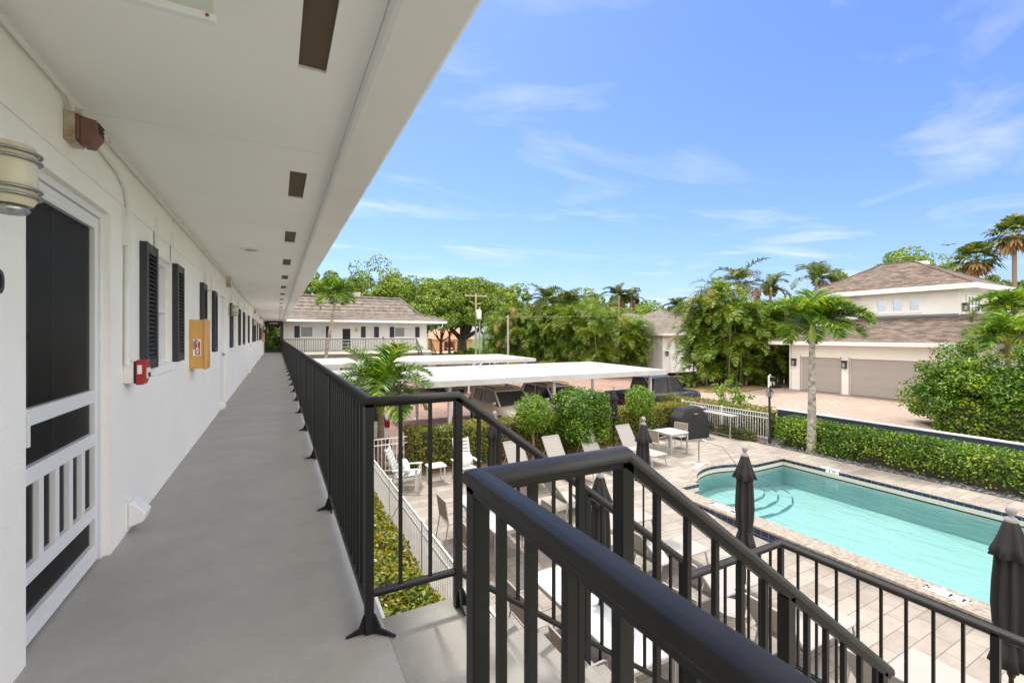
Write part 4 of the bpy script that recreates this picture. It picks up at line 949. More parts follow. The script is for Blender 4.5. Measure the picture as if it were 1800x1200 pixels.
car('white_sedan', 'white sedan parked sideways behind the second carport', 'car', (18.6, 41.4, DK), PI, M['p_white'], 'sedan', H=1.46)
car('grey_sedan', 'grey car parked behind the second carport at the foot of the palm hedge', 'car', (23.2, 40.4, DK), PI, M['p_grey'], 'sedan', H=1.46)
# ================================================================== the far wing of the block
YF = 42.5; YK = 40.85
wg = T('far_apartment_wing', 'white two storey wing with a brown tiled mansard roof across the parking lot', 'building', (7, YF, GND))
X = lambda px: x_on_y(px, YF)
XR = X(750); wz = (1.22, 2.17)
wwin = [(X(528), X(571.5)), (X(643.5), X(656.7)), (X(693.5), X(729.5))]; wdoor = (X(600.7), X(617.2))
w = wall_face(MB(), 'y', YF, .36, XR, GND, 2.9, [(a, b) + wz for a, b in wwin] + [wdoor + (0.0, 2.06)] + [(X(600), X(617), GND + .05, GND + 2.1), (X(640), X(652), GND + .9, GND + 2.0)], .10, 1)
w.box(.5, XR - .12, YF + .4, YF + 9, GND, 2.88); w.poly([(XR, YF, GND), (XR, YF + 9, GND), (XR, YF + 9, 2.9), (XR, YF, 2.9)])
w.build('wall', M['stucco'], wg, world=True)
box('walkway_slab', M['floor'], wg, .47, XR - .02, YK, YF - .002, -.22, 0, world=True); box('slab_edge', M['stucco'], wg, .47, XR, YK - .02, YK - .002, -.24, -.004, world=True)
box('soffit', M['ceiling'], wg, .64, XR + 1.2, 40.45, YF - .002, 2.54, 2.6, world=True); box('eave_fascia', M['fascia'], wg, .66, XR + 1.35, 40.38, 40.445, 2.52, 2.74, world=True)
box('side_soffit', M['ceiling'], wg, XR + .002, XR + 1.32, YF + .002, YF + 9.5, 2.54, 2.6, world=True); box('side_fascia', M['fascia'], wg, XR + 1.325, XR + 1.38, 40.45, YF + 10, 2.52, 2.74, world=True)
M['wtile'] = mat('brown_mansard_tile', (.25, .208, .18, 1), .85, col2=(.085, .067, .058, 1), scale=1.1, stretch=(2.2, 2.2, .35), bump=.5, bscale=14, bdist=.03)
rf = MB(); lev = [(40.36, 2.745), (41.0, 2.93), (41.6, 3.08), (42.1, 3.2), (42.62, 3.34)] + [(42.62 + 1.75 * k / 5, 3.34 + 1.62 * k / 5) for k in range(1, 6)]
xr_ = [XR + 1.36 - .88 * (y - 40.36) for y, z in lev]
for i in range(len(lev) - 1):
    (ya, za), (yb, zb_) = lev[i], lev[i + 1]; xa, xb = xr_[i], xr_[i + 1]; th = .075 if i >= 4 else .05
    rf.add([(-6, ya, za), (xa, ya, za), (xb, yb, zb_), (-6, yb, zb_), (-6, ya, za + th), (xa, ya, za + th), (xb, yb, zb_ + .01), (-6, yb, zb_ + .01)], [(0, 1, 5, 4), (4, 5, 6, 7), (1, 2, 6, 5)])
    rf.add([(xa, ya, za + th), (xa, YF + 10 - (ya - 40.36), za + th), (xb, YF + 10 - (yb - 40.36), zb_ + .01), (xb, yb, zb_ + .01), (xa, ya, za), (xa, YF + 10 - (ya - 40.36), za)], [(0, 1, 2, 3), (4, 5, 1, 0)])
rf.poly([(-6, lev[-1][0], lev[-1][1]), (xr_[-1], lev[-1][0], lev[-1][1]), (xr_[-1], YF + 6, lev[-1][1]), (-6, YF + 6, lev[-1][1])])
rfo = rf.build('roof', M['wtile'], wg, world=True)
MB().tube([(-6, lev[-1][0], lev[-1][1] + .06), (xr_[-1], lev[-1][0], lev[-1][1] + .06)], .11, 8).tube([(xr_[4], lev[4][0], lev[4][1] + .08), (xr_[-1], lev[-1][0], lev[-1][1] + .06)], .10, 8).tube([(xr_[0], lev[0][0], lev[0][1] + .06), (xr_[4], lev[4][0], lev[4][1] + .08)], .08, 8).build('ridge_cap', M['wtile'], wg, world=True)
for a, b in wwin:
    f = MB().box(a, a + .06, YF + .03, YF + .09, *wz).box(b - .06, b, YF + .03, YF + .09, *wz).box(a + .06, b - .06, YF + .03, YF + .09, wz[0], wz[0] + .06).box(a + .06, b - .06, YF + .03, YF + .09, wz[1] - .06, wz[1])
    if b - a > 1.2: f.box((a + b) / 2 - .03, (a + b) / 2 + .03, YF + .03, YF + .09, wz[0] + .06, wz[1] - .06)
    else: f.box(a + .06, b - .06, YF + .03, YF + .09, 1.68, 1.73)
    f = f.build('window', M['alu'], wg, world=True)
    mid = (a + b) / 2
    if b - a > 1.2: MB().box(a + .05, mid, YF + .06, YF + .07, wz[0] + .04, wz[1] - .04).build('dark_pane', mat('dark_grey_pane', (.16, .17, .165, 1), .2, spec=.7), f, world=True); MB().box(mid, b - .05, YF + .065, YF + .075, wz[0] + .04, wz[1] - .04).build('pane', M['blind'], f, world=True)  # wide windows: one half dark grey, the other a white blind
    else: MB().box(a + .05, b - .05, YF + .06, YF + .07, wz[0] + .04, wz[1] - .04).build('pane', M['blind'], f, world=True)
    MB().box(a - .08, b + .08, YF - .03, YF + .02, wz[0] - .07, wz[0] - .002).build('sill', M['trim'], f, world=True)
M['navy_sh'] = mat('navy_shutter_paint', srgb(40, 46, 62), .5)
def flatshutter(a, b):
    s = MB().box(a, b, YF - .045, YF - .002, wz[0] - .03, wz[1] + .03)
    for k in range(18): s.prism([(a + .04, YF - .046, wz[0] + .04 + k * .049), (b - .04, YF - .046, wz[0] + .04 + k * .049), (b - .04, YF - .062, wz[0] + .05 + k * .049), (a + .04, YF - .062, wz[0] + .05 + k * .049)], (0, 0, .012))
    s.build('shutter', M['navy_sh'], wg, world=True)
for a, b in ((517.4, 527), (572.7, 582), (634.5, 642.7), (657.6, 666), (685, 693), (730, 737.3)): flatshutter(X(a), X(b))
a, b = wdoor
f = MB().box(a, a + .07, YF + .02, YF + .09, 0, 2.06).box(b - .07, b, YF + .02, YF + .09, 0, 2.06).box(a + .07, b - .07, YF + .02, YF + .09, 1.99, 2.06)
for z0, z1 in ((0, .1), (.28, .35), (.68, .75), (.92, 1.0)): f.box(a + .07, b - .07, YF + .02, YF + .08, z0, z1)
for k in range(1, 5): f.box(a + .07 + (b - a - .14) * k / 5 - .02, a + .07 + (b - a - .14) * k / 5 + .02, YF + .025, YF + .075, .35, .68)
f = f.build('screen_door', M['alu'], wg, world=True); MB().box(a + .06, b - .06, YF + .06, YF + .065, .05, 2.0).build('screen', M['screen'], f, world=True)
for k in range(3):
    xx = X((545, 608, 646)[k]); MB().box(xx - .5, xx + .5, YF - .03, YF - .003, GND + .9, GND + 2.0).build('shutter', M['navy_sh'], wg, world=True)
MB().box(X(673.5) - .06, X(673.5) + .06, YF - .08, YF - .003, 1.1, 1.25).build('alarm_box', M['red'], wg, world=True)
MB().lathe([(.1, -.15), (.12, 0), (.1, .15)], (X(626.5), YF - .14, 1.9), 14).box(X(626.5) - .08, X(626.5) + .08, YF - .03, YF - .003, 1.7, 2.1).build('wall_lamp', M['cream'], wg, world=True)
dp = MB().tube([(XR + .95, 40.5, 2.5), (XR + .95, 40.6, 2.2), (XR + .06, YF + .05, 1.5), (XR + .06, YF + .05, GND)], .06, 8); dp.build('downspout', M['trim'], wg, world=True)
ac = T('rooftop_air_conditioner', 'grey air conditioning unit standing on the mansard roof of the far wing', 'air conditioner', (X(630), YF + 3.2, 4.95))
MB().box(-.55, .55, -.5, .5, 0, .62).build('casing', mat('ac_casing', (.42, .36, .33, 1), .6), ac, bevel=.02); MB().box(.551, .60, -.45, .45, .05, .66).build('side_cover', M['trim'], ac); MB().lathe([(.4, .62), (.4, .66), (.1, .67)], n=20).build('fan_guard', M['plastic'], ac)
fr_ = T('far_walkway_railing', 'thin black railing along the upper walkway of the far wing', 'railing', (.4, YK, 0))
XE = x_on_y(732.5, YK)
r = MB(); r.box(.40, XE, YK + .02, YK + .08, 1.02, 1.075).box(.40, XE, YK + .035, YK + .065, .09, .12); r.build('rail', M['rail'], fr_, world=True)
nb = int((XE - .4) / .135); me = None
for k in range(nb + 1):
    x = .42 + (XE - .44) * k / nb; big = k % 12 == 0 or k == nb
    if big: MB().box(x - .025, x + .025, YK + .02, YK + .08, 0, 1.05).build('post', M['rail'], fr_, world=True)
    else:
        if me is None: o = MB().box(-.014, .014, .036, .064, .1, 1.04).build('baluster', M['rail'], fr_); me = o.data
        else: o = link(bpy.data.objects.new('baluster', me)); o.parent = fr_
        o.location = (x - .4, 0, 0)
fs = T('far_staircase', 'concrete stair with black side rails at the right end of the far wing', 'staircase', (XR + .2, YK, GND))
s = MB()
for k in range(15): s.box(XE + .05, XE + 1.25, YK - .28 * (k + 1), YK - .28 * k, -.19 * (k + 1) - .2, -.19 * (k + 1))
s.build('flight', M['landing'], fs, world=True)
for x in (XE, XE + 1.3):
    q = MB().tube([(x, YK, 1.05), (x, YK - 4.2, 1.05 - 2.85)], .03, 6)
    for k in range(30): q.box(x - .01, x + .01, YK - .14 * k - .01, YK - .14 * k + .01, .1 - .095 * k, 1.04 - .095 * k)
    q.tube([(x, YK, .1), (x, YK - 4.2, .1 - 2.85)], .015, 5)
    q.build('stair_rail', M['rail'], fs, world=True)
# passage at the end of the corridor
ps = T('end_passage', 'dark framed passage with a screen opening to greenery at the end of the walkway', 'passage', (-.3, YE, 0))
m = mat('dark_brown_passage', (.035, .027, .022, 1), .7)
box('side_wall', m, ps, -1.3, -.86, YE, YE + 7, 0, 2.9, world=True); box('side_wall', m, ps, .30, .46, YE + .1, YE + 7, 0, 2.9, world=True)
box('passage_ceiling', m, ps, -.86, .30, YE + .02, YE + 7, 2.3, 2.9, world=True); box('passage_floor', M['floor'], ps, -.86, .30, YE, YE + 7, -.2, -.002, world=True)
f = MB().box(-.9, -.72, YE - .12, YE - .003, 0, 2.5).box(.22, .345, YE - .12, YE - .003, 0, 2.5).box(-.72, .22, YE - .12, YE - .003, 2.22, 2.5).box(-.72, .22, YE - .1, YE - .02, 0, .25)
f.build('frame', M['black'], ps, world=True)
box('light_strip', M['label_white'], ps, -.55, .05, YE - .16, YE - .125, 2.33, 2.40, world=True)
MB().box(-.86, .3, YE + 6.9, YE + 6.94, 1.0, 1.05).build('hand_rail', M['rail'], ps, world=True)
# ================================================================== houses
M['house'] = mat('cream_house_stucco', (.86, .82, .765, 1), .8, var=.06, scale=1.5, bump=.2, bscale=40)
M['house_w'] = mat('white_house_stucco', (.78, .78, .77, 1), .8, var=.05, scale=1.5, bump=.2, bscale=40)
M['shingle'] = brick('brown_shingles', srgb(126, 109, 97), srgb(78, 66, 58), srgb(54, 46, 42), .36, .17, .008, .9, (.68, 1.2), .5, nscale=1.8)
M['greytile'] = brick('grey_roof_tiles', srgb(128, 118, 110), srgb(106, 97, 90), srgb(66, 58, 54), .9, .34, .03, .85, (.85, 1.1), .6)
M['garage'] = mat('taupe_garage_door', srgb(168, 159, 152), .5, var=.03, scale=2)
M['gutter'] = mat('cream_fascia', (.76, .73, .69, 1), .45, var=.04, scale=2)
HX = 29.5; DZ = -2.10
hs = T('garage_house', 'cream two storey house with brown shingle roofs and taupe garage doors', 'house', (HX, 12, DZ))
gw = wall_face(MB(), 'x', HX, 3.0, 17.1, DZ - .3, 1.02, [(14.15, 16.35, DZ, .02), (8.6, 13.62, DZ, .02)], .14, 1)
gw.poly([(HX, 17.1, DZ - .3), (HX + 7, 17.1, DZ - .3), (HX + 7, 17.1, 1.02), (HX, 17.1, 1.02)])
# upper storey block
UX = 32.6; UA, UB = 9.9, 14.95
uw = [(y_on_x(1568, UX), y_on_x(1590, UX)), (y_on_x(1595, UX), y_on_x(1617, UX)), (y_on_x(1540.5, UX), y_on_x(1558, UX))]
uw = [(min(a), max(a)) for a in ((y_on_x(1540.5, UX), y_on_x(1558.5, UX)), (y_on_x(1567.5, UX), y_on_x(1587, UX)), (y_on_x(1597, UX), y_on_x(1617, UX)))]
gw = wall_face(gw, 'x', UX, UA, UB - .5, 2.0, 4.1, [(a, b, 2.75, 3.55) for a, b in uw], .1, 1)
gw.poly([(UX + .15, UB - .5, 2.0), (UX + .15, 17.2, 2.0), (UX + .15, 17.2, 4.1), (UX + .15, UB - .5, 4.1)]).poly([(UX, UB - .5, 2.0), (UX + .15, UB - .5, 2.0), (UX + .15, UB - .5, 4.1), (UX, UB - .5, 4.1)])
gw.poly([(UX, UA, 1.6), (UX + 4.2, UA, 1.6), (UX + 4.2, UA, 4.1), (UX, UA, 4.1)]); gw.poly([(UX + 4.2, UA, 1.6), (UX + 4.2, 17, 1.6), (UX + 4.2, 17, 4.1), (UX + 4.2, UA, 4.1)])
gw.build('wall', M['house'], hs, world=True)
for y0, y1, lb in ((14.15, 16.35, 'single'), (8.6, 13.62, 'double')):
    g = MB(); 
    for k in range(4): g.box(HX + .10, HX + .15, y0, y1, DZ + .01 + .53 * k, DZ + .535 + .53 * k)
    for (a, b) in ((y0 - .08, y0 - .002), (y1 + .002, y1 + .08)): g.box(HX - .02, HX + .05, a, b, DZ, .10)
    g.build('garage_door', M['garage'], hs, world=True, bevel=.004)
LE = HX - .85; LY0, LY1 = 2.0, 17.95
lr = MB(); ez = .98
lr.poly([(LE, LY0, ez), (LE, LY1, ez), (UX + .2, LY1 - 3.9, 2.52), (UX + .2, LY0 + 5, 2.52)][::-1]); lr.poly([(LE, LY1, ez), (UX + 9, LY1, ez), (UX + 5, LY1 - 3.9, 2.52), (UX + .2, LY1 - 3.9, 2.52)][::-1]); lr.poly([(LE, LY0, ez), (UX + .2, LY0 + 5, 2.52), (UX + 6, LY0 + 5, 2.52), (UX + 9, LY0, ez)][::-1])
lr.build('lower_roof', M['shingle'], hs, world=True)
for q_ in ([(LE, LY1, ez + .02), (UX + .2, LY1 - 3.9, 2.54)], [(LE, LY0, ez + .02), (UX + .2, LY0 + 5, 2.54)]): MB().tube(q_, .06, 6).build('hip_cap', M['shingle'], hs, world=True)
box('eave', M['gutter'], hs, LE - .05, LE - .001, LY0, LY1, ez - .20, ez + .02, world=True); box('eave', M['gutter'], hs, LE, UX + 9, LY1 - .05, LY1, ez - .2, ez, world=True); box('soffit', M['house'], hs, LE + .002, HX - .002, LY0, LY1 - .06, ez - .16, ez - .12, world=True)
box('flashing', mat('grey_flashing', (.16, .17, .19, 1), .5), hs, UX - .12, UX - .003, UA, UB - .4, 2.42, 2.56, world=True)
UE = UX - .75; e0, e1 = UA - .85, 17.6; uz = 4.10; ur = MB(); XB = UX + 5.0; A1, A2 = Vector((UX + 2.2, 12.6, 5.95)), Vector((UX + 2.2, 14.3, 5.95))
c = [(UE, e0, uz), (UE, e1, uz), (XB, e1, uz), (XB, e0, uz)]
ur.poly([c[0], A1, A2, c[1]]); ur.poly([c[1], A2, c[2]]); ur.poly([c[2], A2, A1, c[3]]); ur.poly([c[3], A1, c[0]])
ur.build('upper_roof', M['shingle'], hs, world=True)
MB().tube([c[0], A1, A2, c[1]], .06, 6).build('hip_cap', M['shingle'], hs, world=True); MB().tube([c[3], A1], .06, 6).build('hip_cap', M['shingle'], hs, world=True)
MB().box(A1.x - .1, A1.x + .4, 12.0, 12.5, 5.7, 5.9).build('roof_vent', M['gutter'], hs, world=True)
e = MB().box(UE - .05, UE - .001, e0 - .05, e1, uz - .26, uz + .02).box(UE, XB, e0 - .05, e0 - .001, uz - .26, uz + .02).box(UE, UX - .002, e0, e1, uz - .24, uz - .2).box(UX - .002, XB, e0, UA - .002, uz - .24, uz - .2)
e.build('eave', M['gutter'], hs, world=True)
M['skyglass'] = glass('house_window_glass', (.10, .13, .16, 1), .02, 1.0)
M['skyglass'].node_tree.nodes['Principled BSDF'].inputs['Metallic'].default_value = .6
M['skyglass'].node_tree.nodes['Principled BSDF'].inputs['Base Color'].default_value = (.30, .35, .40, 1)
for a, b in uw:
    f = MB().box(UX + .02, UX + .08, a, a + .06, 2.75, 3.55).box(UX + .02, UX + .08, b - .06, b, 2.75, 3.55).box(UX + .02, UX + .08, a + .06, b - .06, 2.75, 2.81).box(UX + .02, UX + .08, a + .06, b - .06, 3.49, 3.55).box(UX + .02, UX + .08, a + .06, b - .06, 3.12, 3.16)
    f = f.build('window', M['alu'], hs, world=True); MB().box(UX + .05, UX + .06, a + .05, b - .05, 2.78, 3.5).build('pane', M['skyglass'], f, world=True); MB().box(UX - .05, UX + .02, a - .08, b + .08, 2.66, 2.745).build('sill', M['house'], f, world=True)
# french door, lanterns and balcony on the side
f = MB()
for k in range(5): f.box(UX + .95 + .45 * k - .04, UX + .95 + .45 * k + .04, UA - .06, UA - .003, 1.7, 3.6)
for z in (1.75, 2.4, 3.0, 3.56): f.box(UX + .99, UX + 2.71, UA - .055, UA - .003, z - .04, z + .04)
f = f.build('french_door', M['alu'], hs, world=True); MB().box(UX + .98, UX + 2.72, UA - .03, UA - .004, 1.75, 3.56).build('pane', M['carglass'], f, world=True)
box('balcony_floor', M['house'], hs, UX + .5, UX + 4.4, UA - 2.4, UA - .01, 1.45, 1.6, world=True)
b = MB()
for z in (2.1, 2.6): b.tube([(UX + .5, UA - .1, z), (UX + .5, UA - 2.3, z), (UX + 4.3, UA - 2.3, z)], .03, 6)
for x, y in ((.5, -.1), (.5, -1.2), (.5, -2.3), (1.8, -2.3), (3.0, -2.3), (4.3, -2.3)): b.tube([(UX + x, UA + y, 1.6), (UX + x, UA + y, 2.6)], .03, 6)
b.build('balcony_rail', M['label_white'], hs, world=True)
def lantern(o, x, y, z, ax='x'):
    k = MB().box(x - .2, x - .02, y - .1, y + .1, z - .22, z + .18).box(x - .24, x - .005, y - .13, y + .13, z + .18, z + .24)
    f = k.build('wall_lantern', M['black'], o, world=True); MB().box(x - .203, x - .05, y - .07, y + .07, z - .17, z + .1).build('pane', glass('lantern_glass', (.3, .3, .29, 1), .1), f, world=True)
for y in (16.75, 13.88): lantern(hs, HX - .002, y, -.35)
for x in (UX + .6, UX + 3.3): lantern(hs, x, UA - .15, 2.9)
MB().tube([(HX - .08, 17.0, .8), (HX - .08, 17.0, DZ)], .05, 8).build('downspout', M['gutter'], hs, world=True)
# neighbour roof to the right, white house on the left, distant peach house
def hip(mb, x0, x1, y0, y1, z, h, inset=None):
    d = min(x1 - x0, y1 - y0) / 2
    if x1 - x0 > y1 - y0: a, b = (x0 + d, (y0 + y1) / 2, z + h), (x1 - d, (y0 + y1) / 2, z + h); mb.poly([(x0, y0, z), (x1, y0, z), b, a]); mb.poly([(x1, y1, z), (x0, y1, z), a, b]); mb.poly([(x0, y1, z), (x0, y0, z), a]); mb.poly([(x1, y0, z), (x1, y1, z), b])
    else: a, b = ((x0 + x1) / 2, y0 + d, z + h), ((x0 + x1) / 2, y1 - d, z + h); mb.poly([(x0, y0, z), a, b, (x0, y1, z)][::-1]); mb.poly([(x1, y0, z), (x1, y1, z), b, a]); mb.poly([(x0, y0, z), (x1, y0, z), a]); mb.poly([(x1, y1, z), (x0, y1, z), b])
    return mb
nh = T('neighbour_house', 'low house with a brown shingle roof behind the balcony at the right edge', 'house', (44, 6, DZ))
hip(MB(), 37, 56, -3, 11, .9, 2.3).build('roof', M['shingle'], nh, world=True); box('wall', M['house'], nh, 38, 55, -2, 10, DZ, .88, world=True); box('fascia', M['gutter'], nh, 36.95, 36.999, -3, 11, .7, .92, world=True)
wh = T('white_garage_house', 'white single storey house with grey tile hip roofs behind the palm clumps', 'house', (36, 33, -2.4))
gz = -2.4
p = atd(1128, 42.5); q = atd(1178, 42.0)
w = MB().box(31.9, 46, 32.2, 42, gz, 1.42).box(30.9, 31.9, 35.6, 42, gz, 1.9); w.build('wall', M['house_w'], wh, world=True)
r = MB(); hip(r, 31.2, 47, 31.4, 44.6, 1.55, 2.9); hip(r, 29.9, 40, 34.9, 46, 2.05, 2.0); hip(r, 40, 56, 27, 42, 2.6, 3.0); r.build('roof', M['greytile'], wh, world=True)
f = MB().box(31.15, 47, 31.33, 31.39, 1.36, 1.6).box(31.14, 31.195, 31.39, 34.8, 1.36, 1.6).box(29.83, 29.89, 34.84, 46, 1.86, 2.1).box(29.9, 31.2, 34.84, 34.89, 1.86, 2.1); f.build('fascia', M['gutter'], wh, world=True)
g = MB()
for k in range(4): g.box(32.9, 36.9, 32.1, 32.195, gz + .02 + .53 * k, gz + .54 + .53 * k)
g.build('garage_door', M['label_white'], wh, world=True)
w = MB().box(31.85, 31.89, 33.2, 35.3, gz + .6, 1.2)
w.build('side_panel', M['label_white'], wh, world=True)
for x in (31.05, 31.5): 
    f = MB().box(x - .02, x + .30, 35.53, 35.595, gz + 1.5, gz + 2.2).build('window', M['alu'], wh, world=True); MB().box(x + .02, x + .26, 35.51, 35.529, gz + 1.54, gz + 2.16).build('pane', M['carglass'], f, world=True)
lantern(wh, 32.5, 32.05, -.45)
wh.location.x += 2.2
ph = T('peach_house', 'distant peach house with an open garage beyond the lawn and the big tree', 'house', tuple(atd(790, 128, -2.9)))
M['peach'] = mat('peach_stucco', srgb(232, 188, 140), .8, var=.08, scale=.6); M['terra'] = mat('terracotta_tile', srgb(206, 140, 108), .85, var=.25, scale=.9)
o = ph.location; pb = lambda px: x_on_y(px, o.y)
w = wall_face(MB(), 'y', o.y, pb(760), pb(830), -2.9, .6, [(pb(781), pb(800), -2.85, -.35)], 4, 1); w.box(pb(760), pb(830), o.y + 4.2, o.y + 12, -2.9, .6); w.build('wall', M['peach'], ph, world=True)
hip(MB(), pb(756), pb(834), o.y - 1.2, o.y + 13, .6, 4.2).build('roof', M['terra'], ph, world=True)
box('fascia', M['gutter'], ph, pb(756), pb(834), o.y - 1.25, o.y - 1.201, .35, .65, world=True)
car('garage_sedan', 'tiny silver car standing in the open garage of the distant peach house', 'car', (pb(791), o.y + 1.8, -2.85), -PI / 2, M['p_silver'], 'sedan', H=1.6)
strip('peach_drive', mat('pink_drive', srgb(222, 180, 160), .85, var=.1, scale=.3), pb(740), pb(812), o.y - 14, o.y - .2, -3.0)
# ================================================================== poles
M['wood'] = mat('weathered_pole_wood', srgb(200, 180, 152), .85, var=.25, scale=3, stretch=(8, 8, .3))
M['conc'] = mat('grey_pole', srgb(170, 160, 150), .8, var=.15, scale=2)
p = atd(836.5, 82, -3.0)
up = T('utility_pole', 'tall pale wooden utility pole with crossarms beside the big tree', 'utility pole', p)
MB().tube([(0, 0, 0), (0, 0, 12.2)], [.22, .15], 10).build('pole', M['wood'], up); MB().box(-2.2, 2.2, -.12, .12, 11.6, 11.8).tube([(-1.2, 0, 10.7), (0, 0, 10.0), (1.3, 0, 10.5)], .07, 5).build('crossarm', M['wood'], up)
k = MB()
for x in (-2, -1, 1, 2): k.lathe([(.06, 11.8), (.09, 11.95), (.05, 12.1)], (x, 0, 0), 8)
k.build('insulator', M['conc'], up)
p2 = atd(843, 80, -3.0)
tp = T('transformer_pole', 'thin pole with a white transformer drum next to the tall utility pole', 'utility pole', p2)
MB().tube([(0, 0, 0), (0, 0, 9.6)], [.16, .12], 8).build('pole', M['conc'], tp); MB().lathe([(.001, 7.3), (.42, 7.3), (.45, 7.4), (.45, 8.8), (.3, 9.0), (.001, 9.05)], (-.3, -.4, 0), 16).build('transformer', M['label_white'], tp)
p3 = atd(893, 46, DK)
gp = T('grey_light_pole', 'plain grey concrete pole in front of the palm hedge behind the far carport', 'pole', p3)
MB().tube([(0, 0, 0), (0, 0, 6.25)], [.13, .09], 10).build('pole', M['conc'], gp); MB().tube([(0, 0, 6.1), (-.25, .1, 6.05)], .03, 5).build('arm', M['conc'], gp)
for nm, lb, a, b, sag in (('power_line', 'thin overhead power line from the pole across the palm hedge', p3 + Vector((0, 0, 6.1)), atd(1480, 40, 4.2), .35), ('power_line', 'thin overhead wire running from the tall pole towards the far trees', p + Vector((1, 0, 12.0)), atd(930, 80, 8.5), .5)):
    pts = [a.lerp(b, k / 24) - Vector((0, 0, sag * 4 * (k / 24) * (1 - k / 24))) for k in range(25)]
    tag(MB().tube(pts, .011, 5).build(nm, M['conc']), lb, 'power line')
for px, d, z1 in ((1420, 60, 9.6), (1437, 30, 4.6), (1088, 44, 5.0)):
    q = atd(px, d, DK); t = T('antenna_mast', {1420: 'thin tall mast rising above the palms left of the house', 1437: 'thin pale upright mast seen above the pool palm', 1088: 'thin pale mast above the palm hedge'}[px], 'mast', q); MB().tube([(0, 0, 0), (0, 0, z1 - DK)], [.05, .025], 6).build('mast', M['conc'], t)
q = at(612, 674, -.8); q = atd(612, 21.5, DK)
sg = T('arched_white_sign', 'white arched board on two posts between the palm and the walkway rail', 'sign board', (q.x, q.y, DK))
MB().prism([(-.42 * math.cos(a), 0, 1.72 + .22 * math.sin(a)) for a in [PI * k / 14 for k in range(15)]][::-1] + [(-.42, 0, 1.5), (.42, 0, 1.5)], (0, .06, 0)).build('board', M['label_white'], sg)
for s in (-1, 1): MB().box(s * .36 - .04, s * .36 + .04, .0, .08, 0, 1.6).build('post', M['label_white'], sg)
q = at(1374, 683, -2.35)
bk = T('white_pipe_stand', 'white pipe stand of garden equipment against the garage corner under the palms', 'equipment', (28.6, 17.9, -2.25))
MB().tube([(0, 0, 0), (0, 0, .95), (.25, .05, 1.0)], .06, 8).tube([(.35, .1, .1), (.35, .1, .55), (.6, .1, .65), (.75, .1, .35)], .06, 8).tube([(.3, .2, .85), (.9, .2, .8)], .05, 8).build('pipe', M['label_white'], bk); MB().box(.25, 1.0, -.2, .4, .02, .3).box(.3, .55, -.1, .2, .6, .85).build('pump', M['plastic'], bk, bevel=.03)
# a bird over the trees
q = atd(1667, 45, zpx(431, 45))
bd = T('flying_bird', 'small dark bird gliding above the house roof', 'bird', q, .6)
o = MB().loft([[(x, r_ * math.cos(a), r_ * math.sin(a)) for a in [2 * PI * k / 8 for k in range(8)]] for x, r_ in ((-.28, .01), (-.15, .05), (0, .07), (.14, .05), (.2, .045), (.26, .01))]).prism([(.06, .02, .01), (-.08, .02, .01), (-.16, .45, .12), (-.10, .62, .10), (.02, .40, .13)], (0, 0, .012)).prism([(.06, -.02, .01), (-.08, -.02, .01), (-.16, -.45, .12), (-.10, -.62, .10), (.02, -.40, .13)], (0, 0, .012)).build('body', mat('bird_feathers', (.05, .035, .03, 1), .8), bd)
# ================================================================== vegetation
def unit(v): return v / np.maximum(np.linalg.norm(v, axis=-1, keepdims=True), 1e-9)
def leaves(rng, Cn, N, L, W, tilt=.8):
    """diamond leaves at Cn, roughly facing N"""
    n = len(Cn); N = unit(N + tilt * rng.normal(size=(n, 3))); d = unit(np.cross(N, rng.normal(size=(n, 3)))); s = np.cross(N, d)
    l = (L * (.7 + .6 * rng.rand(n)))[:, None] / 2; w = (W * (.7 + .6 * rng.rand(n)))[:, None] / 2
    V = np.stack([Cn - d * l, Cn + s * w - N * w * .15, Cn + d * l, Cn - s * w - N * w * .15], 1).reshape(-1, 3)
    return V, np.arange(4 * n).reshape(-1, 4)
class LM:
    def __init__(s): s.V = []; s.Q = []; s.I = []; s.n = 0
    def add(s, VQ, mi=0):
        V, Q = VQ; s.V.append(V); s.Q.append(Q + s.n); s.I.append(np.full(len(Q), mi)); s.n += len(V)
    def build(s, name, mat, parent=None, loc=None):
        return np_mesh(name, np.concatenate(s.V), np.concatenate(s.Q), mat, parent, np.concatenate(s.I), loc)
g_ = lambda r, g, b: tuple(srgb(r, g, b)[:3])
LF = {}
LF['hedge'] = leafmat('croton_hedge_leaf', [(0, g_(48, 74, 16)), (.3, g_(82, 108, 22)), (.62, g_(122, 138, 30)), (.85, g_(148, 132, 44)), (1, g_(150, 92, 52))], .3, .42)
LF['ficus'] = leafmat('ficus_hedge_leaf', [(0, g_(36, 70, 14)), (.35, g_(62, 102, 20)), (.72, g_(98, 134, 28)), (1, g_(164, 180, 54))], .3, .38)
LF['strip'] = leafmat('yellow_green_strip_leaf', [(0, g_(62, 80, 16)), (.35, g_(104, 120, 24)), (.7, g_(150, 154, 38)), (.9, g_(176, 150, 54)), (1, g_(130, 76, 46))], .3, .42)
LF['topiary'] = leafmat('topiary_leaf', [(0, g_(46, 84, 14)), (.4, g_(84, 124, 22)), (.8, g_(128, 158, 38)), (1, g_(176, 186, 76))], .3, .42)
LF['tree'] = leafmat('bright_tree_leaf', [(0, g_(48, 76, 16)), (.4, g_(84, 112, 22)), (.75, g_(120, 144, 34)), (1, g_(160, 174, 58))], .22, .55, nscale=.25)
LF['dark'] = leafmat('dark_tree_leaf', [(0, g_(50, 80, 16)), (.4, g_(84, 112, 22)), (.8, g_(122, 146, 32)), (1, g_(150, 166, 54))], .3, .5, nscale=.25)
LF['areca'] = leafmat('areca_leaflet', [(0, g_(40, 78, 16)), (.35, g_(72, 110, 24)), (.7, g_(112, 142, 36)), (.93, g_(152, 164, 60)), (1, g_(176, 164, 78))], .3, .45, nscale=.5)
